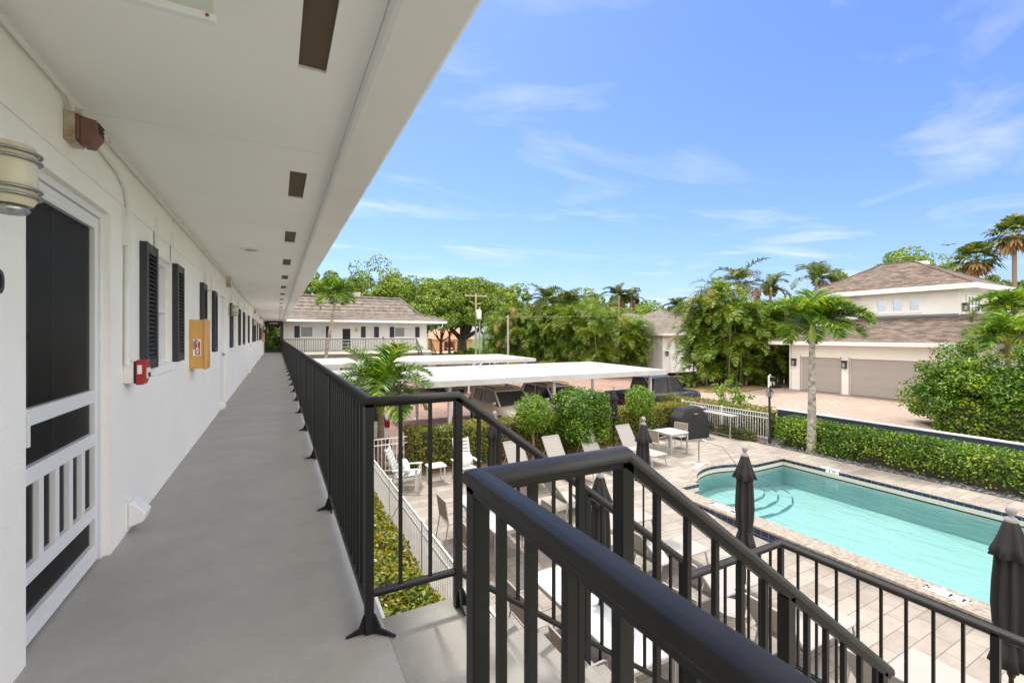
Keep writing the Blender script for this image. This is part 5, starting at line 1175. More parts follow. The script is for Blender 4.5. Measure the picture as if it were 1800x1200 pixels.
LF['palm'] = leafmat('palm_leaflet', [(0, g_(34, 74, 14)), (.45, g_(66, 112, 20)), (.8, g_(108, 148, 30)), (1, g_(184, 188, 56))], .3, .42, nscale=.9)
LF['coco'] = leafmat('far_palm_leaflet', [(0, g_(44, 68, 28)), (.5, g_(74, 98, 36)), (.85, g_(112, 126, 54)), (1, g_(150, 130, 80))], .25, .5)
LF['dead'] = leafmat('dry_palm_leaf', [(0, g_(120, 84, 52)), (.5, g_(160, 124, 84)), (1, g_(196, 164, 122))], .2, .8)
LF['juniper'] = leafmat('juniper_needles', [(0, g_(50, 62, 28)), (.6, g_(84, 96, 46)), (1, g_(116, 112, 62))], .2, .7)
M['bark'] = mat('grey_brown_bark', (.10, .075, .055, 1), .9, var=.4, scale=5, bump=.8, bscale=14, bdist=.05)
M['ptrunk'] = mat('ringed_palm_trunk', srgb(158, 136, 118), .85, col2=srgb(112, 92, 78), scale=4, stretch=(1, 1, 9), bump=.5, bscale=12)
M['ptrunk2'] = mat('mottled_palm_trunk', srgb(190, 180, 165), .85, col2=srgb(70, 62, 54), scale=5, stretch=(1, 1, 1.4), bump=.4, bscale=14)
M['shaft'] = mat('green_crownshaft', srgb(150, 158, 44), .5, var=.25, scale=5)
M['twig'] = mat('hedge_twigs', (.07, .055, .03, 1), .95, var=.4, scale=12)
def ells(rng, n, c, r, shell=.55):
    """points in an ellipsoid shell plus outward normals"""
    u = unit(rng.normal(size=(n, 3))); q = (shell + (1 - shell) * rng.rand(n) ** .6)[:, None]
    return np.asarray(c) + u * q * np.asarray(r), u
# ---- broadleaf trees
def tree(name, label, loc, h, rx, key, rng, ry=None, blobs=46, per=190, leaf=.42, base=.32, trunk=.35, group=None, flat=.74, cat='tree', lean=(0, 0), blob=.30, bare=False):
    ry = ry or rx; t = T(name, label, cat, loc, rng.rand() * 6, group)
    cz = h * (base + 1) / 2; rz = h * (1 - base) / 2
    tr = MB(); k = 5; top = Vector((lean[0], lean[1], h * base * .75))
    tr.tube([(0, 0, -.2), (lean[0] * .3, lean[1] * .3, h * base * .3), top], [trunk * 1.25, trunk, trunk * .85], 9)
    lm = LM(); cs = []
    for b in range(blobs):
        u = unit(rng.normal(size=3)); u[2] = u[2] if u[2] > -.35 else -.35 * rng.rand(); u = unit(u); q = (.5 + .55 * rng.rand())
        c = np.array((lean[0], lean[1], cz)) + u * q * np.array((rx, ry, rz)); s = rx * blob * (.6 + .75 * rng.rand()); cs.append((c, s))
        P, N = ells(rng, int(per * (.6 + .8 * rng.rand())), c, (s, s, s * flat), .7); N[:, 2] += .35
        lm.add(leaves(rng, P, N, leaf, leaf * .62))
    for b in range(0, blobs, 4 if bare else 6):
        c, s = cs[b]; c = Vector(c); mid = top.lerp(c, .5) + Vector((0, 0, -.08 * h)); tr.tube([top - Vector((0, 0, .3)), mid, c], [trunk * .55, trunk * .32, trunk * .1], 6)
    tr.build('trunk', M['bark'], t); lm.build('crown', LF[key], t); return t
R_ = np.random.RandomState
def place(px, d, z): return tuple(atd(px, d, z))
GT = 'broadleaf trees beyond the parking lot'
tree('large_oak_tree', 'big spreading tree with a dark forked trunk beside the utility pole', place(812, 98, -3), 16.6, 9.6, 'tree', R_(1), blobs=80, per=560, leaf=.46, base=.30, trunk=1.1, blob=.22, group=GT)
for i, (px, d, ytop, r, key, lb) in enumerate((
    (548, 74, 466, 4.2, 'tree', 'bright tree rising just right of the white roof edge'), (610, 78, 470, 4.5, 'tree', 'airy tree behind the leaning palm of the far wing'),
    (668, 82, 455, 7.0, 'tree', 'tallest airy tree top behind the mansard roof'), (722, 80, 474, 6.2, 'tree', 'round green tree above the right part of the mansard roof'),
    (775, 84, 500, 6.5, 'tree', 'bright rounded tree just right of the mansard roof'), (745, 70, 515, 5.0, 'tree', 'low bright tree filling the corner behind the far wing eave'),
    (850, 112, 480, 8.0, 'dark', 'darker tree behind the tall utility pole'), (893, 105, 497, 6.5, 'tree', 'tree at the right end of the tall tree row before the gap'),
    (790, 108, 478, 9.0, 'dark', 'broad dark tree behind the bright rounded one'), (1025, 80, 508, 7.2, 'tree', 'rounded light green tree top above the long palm hedge'),
    (1150, 82, 528, 7.5, 'tree', 'wide green tree between the palm hedge and the white house'), (1190, 76, 540, 5, 'dark', 'dark tree top just above the grey tile roof'),
    (1095, 90, 530, 6.5, 'tree', 'green tree beneath two wind blown palms'), (1600, 58, 440, 6.2, 'dark', 'large dark round tree behind the shingle roof of the house'),
    (1660, 55, 452, 4.4, 'dark', 'dark tree top right of the roof apex behind the fan palms'), (1515, 62, 486, 2.6, 'dark', 'small dark tree at the left slope of the upper roof'),
    (1745, 50, 500, 4.5, 'dark', 'dark green tree at the right behind the balcony'), (1800, 44, 485, 4.0, 'dark', 'dark tree at the right picture edge below the tall fan palm'),
    (1485, 46, 474, 2.6, 'tree', 'light yellow green tree with sparse top left of the house'))):
    zt = zpx(ytop + 9, d); h = zt + 3.0
    tree('shade_tree', lb, place(px, d, -3), h, r, key, R_(20 + i), blobs=30 if r < 6 else 42, per=(430, 250, 270, 430)[min(i, 3)] if i != 7 else 280, leaf=.0052 * d, base=.35 if r > 3 else .5, trunk=.3, group=GT, blob=.27)
# ---- palms
def frond(rng, base, az, el, L, droop, nl, ll, wd, vee=.5, lm=None, m_leaf=0, m_rach=0, hang=.45, rr=.018, start=.12):
    n = 14; t = np.linspace(0, 1, n); e = el - droop * t ** 1.35; ds = L / (n - 1)
    h = np.array((math.cos(az), math.sin(az), 0.)); up = np.array((0, 0, 1.)); P = [np.asarray(base, float)]
    for i in range(n - 1): P.append(P[-1] + ds * (h * math.cos(e[i]) + up * math.sin(e[i])))
    P = np.array(P); D = unit(np.gradient(P, axis=0)); S = np.array((-math.sin(az), math.cos(az), 0.))
    # rachis strip
    w = (rr * (1.1 - t))[:, None]; V = np.stack([P - S * w, P + S * w], 1).reshape(-1, 3)
    Q = np.array([[2 * i, 2 * i + 1, 2 * i + 3, 2 * i + 2] for i in range(n - 1)]); lm.add((V, Q), m_rach)
    ts = np.linspace(start, 1, nl); ti = ts * (n - 1); i0 = np.minimum(ti.astype(int), n - 2); fr_ = (ti - i0)[:, None]
    B = P[i0] * (1 - fr_) + P[i0 + 1] * fr_; DD = unit(D[i0] * (1 - fr_) + D[i0 + 1] * fr_); U = unit(np.cross(DD, S[None, :].repeat(nl, 0)) * -1); U *= np.sign(U[:, 2:3] + 1e-9)
    ln = ll * (np.sin(np.pi * np.clip(.18 + .80 * ts, 0, 1)) ** .7)[:, None]
    for sg in (-1, 1):
        j = rng.normal(size=(nl, 3)) * .10
        d = unit(S * sg * .85 + DD * .62 + U * vee * (.6 + .8 * rng.rand(nl, 1)) + j * 1.6); mid = B + d * ln * .5; g = np.zeros((nl, 3)); g[:, 2] = -1
        d2 = unit(d + g * hang); tip = mid + d2 * ln * .5; wv = unit(np.cross(d, U + .01)) * (wd / 2)
        V = np.concatenate([B - wv * .5, B + wv * .5, mid + wv, mid - wv, tip + wv * .15, tip - wv * .15]); k = np.arange(nl)
        Q = np.concatenate([np.stack([k, k + nl, k + 2 * nl, k + 3 * nl], 1), np.stack([k + 3 * nl, k + 2 * nl, k + 4 * nl, k + 5 * nl], 1)]); lm.add((V, Q), m_leaf)
def palm(name, label, loc, hz, rng, key='palm', nf=13, L=1.7, nl=34, ll=.6, wd=.035, trunk=(.11, .085), shaft=.7, lean=(0, 0), tm='ptrunk', group=None, wind=None, droop=(1.3, 2.2), el=(-.1, 1.35), vee=.45, hang=.5, dead=0, windp=.75):
    t = T(name, label, 'palm tree', loc, 0, group); top = Vector((lean[0], lean[1], hz))
    pts = [Vector((0, 0, -.1)), Vector((lean[0] * .22, lean[1] * .22, hz * .3)), Vector((lean[0] * .6, lean[1] * .6, hz * .66)), top]
    r0, r1 = trunk; MB().tube([Vector((0, 0, -.1))] + [Vector((0, 0, hz * .04))] + pts[1:], [r0 * 1.5, r0 * 1.1, r0, (r0 + r1) / 2, r1], 12).build('trunk', M[tm], t)
    if shaft: MB().tube([top - Vector((0, 0, .02)), top + Vector((0, 0, shaft * .5)), top + Vector((0, 0, shaft))], [r1 * 1.25, r1 * 1.2, r1 * .6], 12).build('crownshaft', M['shaft'], t)
    lm = LM(); b = np.array(top) + np.array((0, 0, shaft * .9))
    for k in range(nf):
        az = k * 2.39996 + rng.rand() * .5; f = k / max(nf - 1, 1)
        if wind is not None: az = wind + (rng.rand() - .5) * 2.6 if rng.rand() < windp else az
        frond(rng, b, az, el[1] + (el[0] - el[1]) * f + .15 * rng.normal(), L * (.85 + .3 * rng.rand()), droop[0] + (droop[1] - droop[0]) * rng.rand(), nl, ll, wd, vee, lm, 0 if k < nf - dead else 1, 0, hang)
    lm.build('fronds', [LF[key], LF['dead']], t); return t
palm('small_palm', 'small bright green palm with a yellow crownshaft by the picket fence corner', (3.05, 15.1, DK), 1.55, R_(5), nf=17, L=1.95, nl=72, ll=.80, wd=.044, trunk=(.12, .10), shaft=.85, droop=(1.0, 2.0))
palm('pool_palm', 'slim palm with a mottled trunk standing in the hedge beside the pool', (16.62, 8.86, DK), 3.95, R_(8), nf=17, L=1.75, nl=80, ll=.80, wd=.044, trunk=(.135, .085), shaft=.55, tm='ptrunk2', lean=(.12, .05), droop=(1.1, 2.0), el=(.25, 1.4), wind=-.5, windp=.45)
palm('leaning_palm', 'slender leaning palm in front of the far wing walkway', (x_on_y(566, 39.2), 39.2, GND), 7.4, R_(9), nf=18, L=1.9, nl=40, ll=.9, wd=.065, trunk=(.13, .09), shaft=.5, tm='ptrunk2', lean=(1.05, 0), droop=(1.4, 2.6))
GP = 'coconut palms rising above the palm hedge'
for i, (px, d, yc, L, lb, wind) in enumerate(((957, 58, 527, 3.2, 'ragged palm above the left part of the palm hedge', None), (1000, 60, 535, 3.6, 'upright palm crown in front of the rounded light tree', None), (1083, 64, 520, 2.8, 'windblown palm top, left one of two above the hedge', 1.2), (1107, 66, 522, 2.6, 'windblown palm top, right one of two above the hedge', 1.2),
    (1188, 52, 540, 1.8, 'tiny palm top just above the grey tile roof', None), (1296, 36, 496, 2.7, 'tall drooping palm above the middle palm clump', None), (1352, 46, 506, 2.2, 'palm crown leaning over the grey roof ridge', .3), (1432, 44, 492, 3.1, 'broad palm crown left of the light yellow green tree', .2))):
    z = zpx(yc, d); palm('coconut_palm', lb, place(px, d, -2.9), z + 2.9 - .2, R_(40 + i), 'coco', 15, L, 40, .75 * L / 2.5, .0085 * d / 4, (.16, .11), .3, (.3, 0), 'ptrunk', GP, wind, (1.1, 2.3), (-.2, 1.35), .3, .5, 2)
for (px, d, yc, lb, sd) in ((1786, 21, 553, 'dark feathery palm at the right edge above the tall hedge', 61), (1772, 19, 607, 'low arching palm behind the tall hedge at the right', 62)):
    z = zpx(yc, d); palm('feather_palm', lb, place(px, d, -2.1), z + 2.1, R_(sd), 'palm', 15, 1.75, 64, .75, .046, (.12, .09), .3, droop=(1.5, 2.5))
# fan palms
def fan_palm(label, loc, hz, rng, R=1.15, nf=30):
    t = T('fan_palm', label, 'palm tree', loc, 0, 'tall fan palms behind the house'); MB().tube([(0, 0, 0), (.1, 0, hz * .5), (0, 0, hz)], [.24, .18, .16], 10).build('trunk', M['ptrunk'], t)
    lm = LM()
    for k in range(nf):
        az = k * 2.39996; f = k / nf; el = 1.35 - 2.7 * f; m = 1 if f > .68 else 0
        h = np.array((math.cos(az), math.sin(az), 0)); S = np.array((-math.sin(az), math.cos(az), 0)); dirv = h * math.cos(el) + np.array((0, 0, math.sin(el))); pl = (1.15 if m == 0 else .7) * (.8 + .4 * rng.rand()); c = np.array((0, 0, hz)) + dirv * pl
        V = [np.array((0, 0, hz)) - S * .025, np.array((0, 0, hz)) + S * .025, c + S * .02, c - S * .02]; lm.add((np.array(V), np.array([[0, 1, 2, 3]])), m)
        up = np.cross(dirv, S); Vs = []; Qs = []
        for a in np.linspace(-1.9, 1.9, 15):
            d = dirv * math.cos(a) + S * math.sin(a) + up * .12 * rng.normal(); d = d / np.linalg.norm(d); l = R * (.75 + .25 * math.cos(a)) * (.85 + .3 * rng.rand()); sd = np.cross(d, up); q = c + d * l * .6; tp = q + (d * .7 + np.array((0, 0, -.6))) * l * .45
            n0 = len(Vs); w = .10 * R; Vs += [c - sd * .01, c + sd * .01, q + sd * w, q - sd * w, tp + sd * .01, tp - sd * .01]; Qs += [[n0, n0 + 1, n0 + 2, n0 + 3], [n0 + 3, n0 + 2, n0 + 4, n0 + 5]]
        lm.add((np.array(Vs), np.array(Qs)), m)
    lm.build('fronds', [LF['coco'], LF['dead']], t); return t
fan_palm('tallest fan palm with a grey trunk at the right picture edge', place(1783, 42, -2.1), zpx(412, 42) + 2.1, R_(70), 1.25, 34)
fan_palm('ragged fan palm with hanging dry leaves just right of the house roof', place(1716, 46, -2.1), zpx(456, 46) + 2.1, R_(71), 1.35, 36)
# areca clumps
def areca(label, loc, H, rx, ry, rng, nst=72, L=2.7, nl=28, group='areca palm clumps'):
    t = T('areca_palm', label, 'palm clump', loc, 0, group); st_ = MB(); lm = LM()
    for k in range(nst):
        a = rng.rand() * 6.283; q = math.sqrt(rng.rand()); bx, by = q * rx * .8 * math.cos(a), q * ry * .8 * math.sin(a); hz = H * (.08 + .88 * rng.rand() ** .8) * (1 - .25 * q)
        ox, oy = bx * .35, by * .35; top = np.array((bx + ox * hz / H, by + oy * hz / H, hz))
        if k % 2 == 0: st_.tube([(bx, by, -.1), (bx + ox * .3, by + oy * .3, hz * .5), tuple(top)], [.06, .05, .035], 5)
        nf = 7
        for j in range(nf):
            az = a + (rng.rand() - .5) * 4.4 if q > .4 else rng.rand() * 6.283
            el = 1.35 - 1.0 * rng.rand(); dd = 1 if rng.rand() < .02 else 0
            frond(rng, top, az, el, L * (.7 + .5 * rng.rand()), 1.6 + 1.2 * rng.rand(), nl, .60 * L / 2.1, .054, .45, lm, dd, 1 if rng.rand() < .5 else 0, .35, .035)
    st_.build('stems', M['ptrunk'], t); lm.build('fronds', [LF['areca'], LF['dead']], t); return t
arr = [(905, 62, 540, 3.6), (948, 59, 536, 3.6), (990, 56, 542, 3.4), (1030, 53, 532, 3.4), (1060, 50, 534, 3.0), (1082, 46, 546, 2.2)]
lbs = ['left end of the long palm hedge beside the grey pole', 'second areca clump of the long palm hedge behind the far carport', 'areca clump of the long palm hedge below the upright palm', 'areca clump in the middle right of the long palm hedge', 'areca clump with orange fronds near the right end of the long hedge', 'areca clump at the right end of the long hedge against the white house']
protos = []
for i, ((px, d, yt, r), lb) in enumerate(zip(arr, lbs)):
    z = zpx(yt, d)
    if i < 3: a = areca(lb if lb.startswith(('areca', 'second')) else 'areca clump at the ' + lb, place(px, d, -2.8), z + 2.8, r, r, R_(80 + i)); protos.append((a, z + 2.8))
    else:
        a, h0 = protos[i - 3]; dup(a, place(px, d, -2.8), 1.1 * i, lb, (z + 2.8) / h0)
areca('dense areca clump beside the pickup truck, nearest of the palm clumps', place(1266, 32, -2.65), zpx(503, 32) + 2.65, 1.9, 2.4, R_(90), 96, 2.1)
areca('areca clump in the middle of the garden left of the garage', place(1322, 33.5, -2.5), zpx(525, 33.5) + 2.5, 1.7, 2.2, R_(91), 76, 2.4)
areca('areca clump touching the left corner of the garage house', place(1362, 34.5, -2.4), zpx(530, 34.5) + 2.4, 2.0, 2.2, R_(92), 76, 2.4)
# ---- clipped hedges
def hedge(name, label, x0, x1, y0, y1, z0, z1, key, rng, dens=330, leaf=.085, lump=.05, cat='hedge', loc=None, core=.16, ragged=False):
    t = T(name, label, cat, ((x0 + x1) / 2, (y0 + y1) / 2, z0)); lx, ly, lz = x1 - x0, y1 - y0, z1 - z0
    faces = [(lx * lz, 0), (lx * lz, 1), (ly * lz, 2), (ly * lz, 3), (lx * ly, 4)]; lm = LM()
    for ar, f in faces:
        n = int(ar * dens); u, v = rng.rand(n), rng.rand(n); o = np.zeros(n)
        if f < 2: P = np.stack([x0 + u * lx, np.full(n, (y0, y1)[f]), z0 + v * lz], 1); N = np.array((0, (-1, 1)[f], .35))
        elif f < 4: P = np.stack([np.full(n, (x0, x1)[f - 2]), y0 + u * ly, z0 + v * lz], 1); N = np.array(((-1, 1)[f - 2], 0, .35))
        else: P = np.stack([x0 + u * lx, y0 + v * ly, np.full(n, z1)], 1); N = np.array((0, 0, 1.))
        N = np.repeat(N[None], n, 0); w = np.sin(P[:, 0] * 3.1 + P[:, 2] * 2.3) * np.sin(P[:, 1] * 2.7 + 1 + P[:, 2] * 3.7) + .6 * np.sin(P[:, 0] * 7.3 + P[:, 1] * 6.1) * np.sin(P[:, 2] * 8.3 + P[:, 1] * 3)
        dep = lump * (w + (1.6 if ragged else .9) * np.abs(rng.normal(size=n)) - rng.rand(n) * 1.7); P = P + unit(N) * dep[:, None]
        # round the arrises
        for ax, (lo, hi) in enumerate(((x0, x1), (y0, y1), (z0 - 9, z1))):
            P[:, ax] = np.where(P[:, ax] > hi + lump * 1.2, hi + lump * 1.2, P[:, ax])
        if ragged: keep = (P[:, 2] > z0 + .10 + .22 * np.sin(P[:, 1] * 1.7) * np.sin(P[:, 1] * .6) + .15 * rng.rand(n)) | (rng.rand(n) < .15); P, N = P[keep], N[keep]
        lm.add(leaves(rng, P, N, leaf, leaf * .6, .75))
    k = core
    MB().box(x0 + k, x1 - k, y0 + k, y1 - k, z0, z1 - k * .8).build('branches', M['twig'], t, world=True)
    o = lm.build('foliage', LF[key], t); o.location = -t.location; return t
hedge('clipped_hedge', 'long clipped croton hedge between the pool deck and the parking lot', 3.55, 15.4, 13.05, 14.0, DK, -1.52, 'hedge', R_(100), 520, .085, .045)
hedge('clipped_hedge', 'dense green ficus hedge along the far side of the pool below the navy wall', 16.72, 17.75, -6, 10.15, DK, -1.83, 'ficus', R_(101), 900, .078, .09, ragged=True)
hedge('low_hedge', 'low yellow green hedge behind the far picket fence', 17.3, 18.25, 10.9, 16.6, DK, -1.70, 'hedge', R_(102), 380, .085, .05)
hedge('strip_hedge', 'yellow green ground hedge in the narrow bed beside the walkway', .62, 1.95, 2.3, 12.6, GND, -2.25, 'strip', R_(103), 900, .085, .05)
for (x, y, rr, lb) in ((16.45, 11.3, .42, 'low feathery juniper bush beside the lamp post'), (16.4, 12.0, .40, 'low juniper bush in the middle of the bed under the far fence'), (16.3, 12.9, .30, 'low juniper bush beneath the serving table')):
    t = T('juniper_bush', lb, 'bush', (x, y, DK), 0, 'low juniper bushes'); lm = LM(); rg = R_(int(x * y)); P, N = ells(rg, 2200, (0, 0, .12), (rr, rr * 1.2, .36), .2); P[:, 2] = np.abs(P[:, 2]); lm.add(leaves(rg, P, N + np.array((0, 0, .4)), .11, .025, 1.0)); lm.build('foliage', LF['juniper'], t)
def ball(name, label, loc, r, h, rng, key='topiary', n=5200, leaf=.075, box_=False, stem=True, holes=0):
    t = T(name, label, 'topiary', loc); lm = LM(); rz = r if not box_ else r * 1.05; u = unit(rng.normal(size=(n, 3)))
    if box_: u = np.sign(u) * np.abs(u) ** .62; u /= (np.abs(u) ** 4).sum(1, keepdims=True) ** .25
    w = 1 + .09 * np.sin(u[:, 0] * 5 + 1 + h) * np.sin(u[:, 2] * 6 + h) + .06 * np.sin(u[:, 1] * 11 + u[:, 2] * 7 + h * 3); q = (w * (1 - (.22 if not box_ else .13) * rng.rand(n) ** 1.5 + .05 * rng.normal(size=n)))[:, None]
    lm.add(leaves(rng, np.array((0, 0, h)) + u * q * np.array((r, r, rz)), u + np.array((0, 0, .3)), leaf, leaf * .6, .75)); k = n // 3; lm.add(leaves(rng, np.array((0, 0, h)) + u[:k] * (.45 + .35 * rng.rand(k))[:, None] * np.array((r, r, rz)), u[:k], leaf * 1.3, leaf * .8, .9))
    s = MB().tube([(0, 0, -.05), (.02, 0, (h - r) * .6), (0, .01, h - r * .5)], [.045, .04, .035], 7)
    for k in range(9):
        a = k * .7; s.tube([(0, 0, h - r * .6), (.5 * r * math.cos(a), .5 * r * math.sin(a), h - .1 * r), (.8 * r * math.cos(a), .8 * r * math.sin(a), h + r * .3)], [.02, .014, .006], 4)
    s.build('stem', M['ptrunk'], t); lm.build('foliage', LF[key], t); return t
ball('topiary_tree', 'round clipped topiary tree on a bare stem beside the beige SUV', (7.42, 12.55, DK), .60, 1.55, R_(110), n=2900)
ball('boxy_ficus', 'large boxy clipped ficus bush between two closed umbrellas', (9.12, 12.2, DK), .80, 1.42, R_(111), 'ficus', n=11000, leaf=.085, box_=True)
ball('topiary_tree', 'round clipped topiary tree in front of the navy pickup truck', (12.25, 12.7, DK), .56, 1.62, R_(112), n=2700)
t = T('young_tree', 'young bright lime green shrub standing behind the far picket fence', 'shrub', (18.95, 13.75, DK + .1)); lm = LM(); rg = R_(120); s = MB()
for k in range(26):
    a = rg.rand() * 6.283; q = .2 + .75 * rg.rand(); tip = np.array((q * math.cos(a), q * math.sin(a), .7 + 1.2 * rg.rand())); s.tube([(0, 0, 0), tuple(tip * .5 + np.array((0, 0, .15))), tuple(tip)], [.02, .012, .005], 4); P, N = ells(rg, 46, tip, (.2, .2, .17), .1); lm.add(leaves(rg, P, N + np.array((0, 0, .5)), .12, .06))
s.build('stems', M['bark'], t); lm.build('foliage', LF['topiary'], t)
def bush(label, loc, rx, ry, H, rng, key='ficus', blobs=60, per=260, leaf=.105, name='tall_shrub', group='tall shrubs by the driveway'):
    t = T(name, label, 'shrub', loc, 0, group); lm = LM(); s = MB()
    for b in range(blobs):
        u = unit(rng.normal(size=3)); u[2] = abs(u[2]) ** .8; q = .5 + .62 * rng.rand(); c = np.array((u[0] * rx * q, u[1] * ry * q, .16 * H + u[2] * H * .76 * q)); sz = .17 + .34 * rng.rand()
        P, N = ells(rng, per, c, (sz * 1.2, sz * 1.2, sz), .3); N[:, 2] += .5; P[:, 2] = np.maximum(P[:, 2], .1); lm.add(leaves(rng, P, N, leaf, leaf * .58))
        if b % 4 == 0: s.tube([(u[0] * .25, u[1] * .25, 0), tuple(c * .6), tuple(c)], [.05, .03, .01], 5)
    s.build('branches', M['bark'], t); lm.build('foliage', LF[key], t); return t
bush('tall leafy shrub at the driveway edge in front of the double garage door', (22.6, 6.5, -2.1), 1.6, 1.7, 3.1, R_(130), blobs=150)
bush('tall leafy shrub in the middle of the green mass at the right', (22.7, 4.4, -2.1), 1.5, 1.6, 3.15, R_(131), blobs=140); bush('tall leafy shrub at the right edge of the picture behind the navy wall', (22.9, 2.3, -2.1), 1.5, 1.6, 3.2, R_(132), blobs=140)
hedge('front_hedge', 'dark clipped hedge on black mulch below the tall shrubs at the right', 21.1, 22.1, -6, 7.1, -2.1, -.95, 'ficus', R_(133), 330, .12, .09)
areca('variegated bushy palm under the far clump beside the truck hood', place(1213, 31.5, -2.7), 1.2, .9, .9, R_(95), 14, .9, 14, 'low bushy palms')
hedge('low_hedge', 'low yellow flowering hedge at the foot of the long palm hedge', 22.5, 32.5, 43.2, 44.2, -2.85, -1.7, 'strip', R_(134), 90, .2, .09)
hedge('low_hedge', 'low green hedge in front of the white house garage', 28.3, 31.3, 34.4, 35.2, -2.8, -1.55, 'topiary', R_(135), 200, .12, .06)
bush('light green leafy shrub at the foot of the big tree', place(845, 92, -3), 5.5, 1.5, 2.1, R_(136), 'topiary', 40, 90, .4, 'roadside_shrub', 'roadside shrubs')
bush('dark green shrubs seen through the screened passage at the walkway end', (-.2, 51.0, GND), 3.6, 2.2, 7.5, R_(137), 'dark', 130, 120, .3, 'passage_shrub', 'shrubs behind the passage')
for i, (px, d) in enumerate(((905, 120), (945, 115))): bush(('dark shrub left of the long palm hedge far away', 'dark shrub in the gap behind the grey pole', 'dark shrub hidden deep behind the palm hedge')[i], place(px, d, -3), 7, 3, 7.5, R_(140 + i), 'dark', 40, 90, .8, 'roadside_shrub', 'roadside shrubs')
# ================================================================== sky, sun, camera
SUN = Vector((.02, .45, 1)).normalized()
sun = bpy.data.lights.new('sun', 'SUN'); sun.energy = 1.6; sun.angle = math.radians(5); sun.color = (1, .95, .87)
so = link(bpy.data.objects.new('sun', sun)); so.rotation_euler = SUN.to_track_quat('Z', 'Y').to_euler()
W = bpy.data.worlds.new('World'); bpy.context.scene.world = W; W.use_nodes = True; nt = W.node_tree; nt.nodes.clear()
N_ = lambda k: nt.nodes.new(k)
out = N_('ShaderNodeOutputWorld'); bg = N_('ShaderNodeBackground'); bg.inputs[1].default_value = .10; nt.links.new(bg.outputs[0], out.inputs[0])
sky = N_('ShaderNodeTexSky'); sky.sky_type = 'NISHITA'; sky.sun_disc = False; sky.sun_elevation = math.asin(SUN.z); sky.sun_rotation = math.atan2(SUN.x, SUN.y); sky.air_density = 1.2; sky.dust_density = .8; sky.ozone_density = 2.0
tc = N_('ShaderNodeTexCoord'); sp = N_('ShaderNodeSeparateXYZ'); nt.links.new(tc.outputs['Generated'], sp.inputs[0])
# clouds drawn on a plane overhead: direction / height
mz = N_('ShaderNodeMath'); mz.operation = 'MAXIMUM'; mz.inputs[1].default_value = .06; nt.links.new(sp.outputs[2], mz.inputs[0])
dv = N_('ShaderNodeVectorMath'); dv.operation = 'DIVIDE'; cx = N_('ShaderNodeCombineXYZ')
for i in range(3): nt.links.new(mz.outputs[0], cx.inputs[i])
nt.links.new(tc.outputs['Generated'], dv.inputs[0]); nt.links.new(cx.outputs[0], dv.inputs[1])
mp = N_('ShaderNodeMapping'); mp.inputs['Location'].default_value = (1.7, 3.1, 0); mp.inputs['Rotation'].default_value = (0, 0, .9); mp.inputs['Scale'].default_value = (.55, 1.0, 1); nt.links.new(dv.outputs[0], mp.inputs[0])
no = N_('ShaderNodeTexNoise'); no.inputs['Scale'].default_value = 1.15; no.inputs['Detail'].default_value = 9; no.inputs['Roughness'].default_value = .57; no.inputs['Distortion'].default_value = .5; nt.links.new(mp.outputs[0], no.inputs['Vector'])
cr = N_('ShaderNodeValToRGB'); cr.color_ramp.elements[0].position = .52; cr.color_ramp.elements[1].position = 1.0; nt.links.new(no.outputs['Fac'], cr.inputs[0])
mx = N_('ShaderNodeMix'); mx.data_type = 'RGBA'; mx.inputs[7].default_value = (4.6, 4.7, 4.9, 1); nt.links.new(cr.outputs[0], mx.inputs[0]); nt.links.new(mx.outputs[2], bg.inputs[0])
tint = N_('ShaderNodeMix'); tint.data_type = 'RGBA'; tint.blend_type = 'MULTIPLY'; tint.inputs[0].default_value = 1; tint.inputs[7].default_value = (.49, .58, .83, 1); nt.links.new(sky.outputs[0], tint.inputs[6]); nt.links.new(tint.outputs[2], mx.inputs[6])
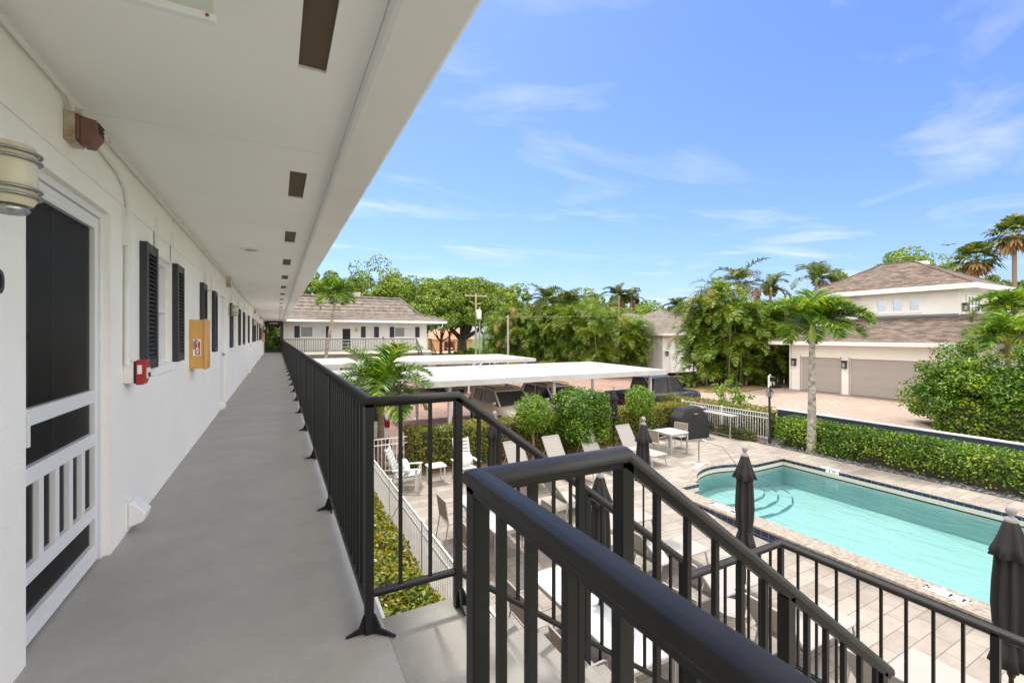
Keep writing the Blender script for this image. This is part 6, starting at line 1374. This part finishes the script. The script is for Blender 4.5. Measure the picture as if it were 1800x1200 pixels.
# bright white veil added high overhead, out of view, for more ambient light
vm = N_('ShaderNodeMapRange'); vm.interpolation_type = 'SMOOTHSTEP'; vm.inputs[1].default_value = .61; vm.inputs[2].default_value = .78; nt.links.new(sp.outputs[2], vm.inputs[0])
mv = N_('ShaderNodeMix'); mv.data_type = 'RGBA'; mv.inputs[7].default_value = (6.2, 5.8, 5.3, 1); nt.links.new(vm.outputs[0], mv.inputs[0]); nt.links.new(mx.outputs[2], mv.inputs[6]); 
# made-up bright cloud bank in all directions outside the view, as fill light
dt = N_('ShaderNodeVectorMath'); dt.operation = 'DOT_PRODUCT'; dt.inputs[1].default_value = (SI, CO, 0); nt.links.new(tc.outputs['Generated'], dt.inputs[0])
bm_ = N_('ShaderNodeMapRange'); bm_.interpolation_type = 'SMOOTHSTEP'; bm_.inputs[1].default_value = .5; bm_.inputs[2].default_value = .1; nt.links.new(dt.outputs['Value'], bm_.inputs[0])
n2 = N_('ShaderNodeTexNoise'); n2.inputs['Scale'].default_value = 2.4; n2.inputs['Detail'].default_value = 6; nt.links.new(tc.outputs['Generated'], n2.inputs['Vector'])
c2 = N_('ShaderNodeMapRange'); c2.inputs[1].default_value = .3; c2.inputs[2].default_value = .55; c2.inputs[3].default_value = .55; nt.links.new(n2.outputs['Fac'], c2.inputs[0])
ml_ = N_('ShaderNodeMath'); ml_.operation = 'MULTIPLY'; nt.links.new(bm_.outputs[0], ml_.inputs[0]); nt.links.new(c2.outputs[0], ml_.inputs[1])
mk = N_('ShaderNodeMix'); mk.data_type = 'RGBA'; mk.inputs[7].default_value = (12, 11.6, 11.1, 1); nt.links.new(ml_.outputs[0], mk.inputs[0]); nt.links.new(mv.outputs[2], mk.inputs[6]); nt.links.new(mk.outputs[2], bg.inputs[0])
cam = bpy.data.cameras.new('camera'); cam.sensor_width = 36; cam.lens = F / 1800 * 36; cam.shift_y = -10 / 1800; cam.clip_end = 3000; cam.clip_start = .02
co = link(bpy.data.objects.new('camera', cam)); co.location = (0, 0, EYE); co.rotation_euler = (PI / 2, 0, -YAW)
cam.dof.use_dof = True; cam.dof.focus_distance = 10; cam.dof.aperture_fstop = 8
sc = bpy.context.scene; sc.camera = co
sc.view_settings.view_transform = 'Standard'; sc.view_settings.look = 'None'; sc.view_settings.gamma = 1; sc.view_settings.exposure = 1.3
sc.cycles.max_bounces = 12; sc.cycles.diffuse_bounces = 6; sc.cycles.transparent_max_bounces = 16; sc.cycles.use_denoising = True
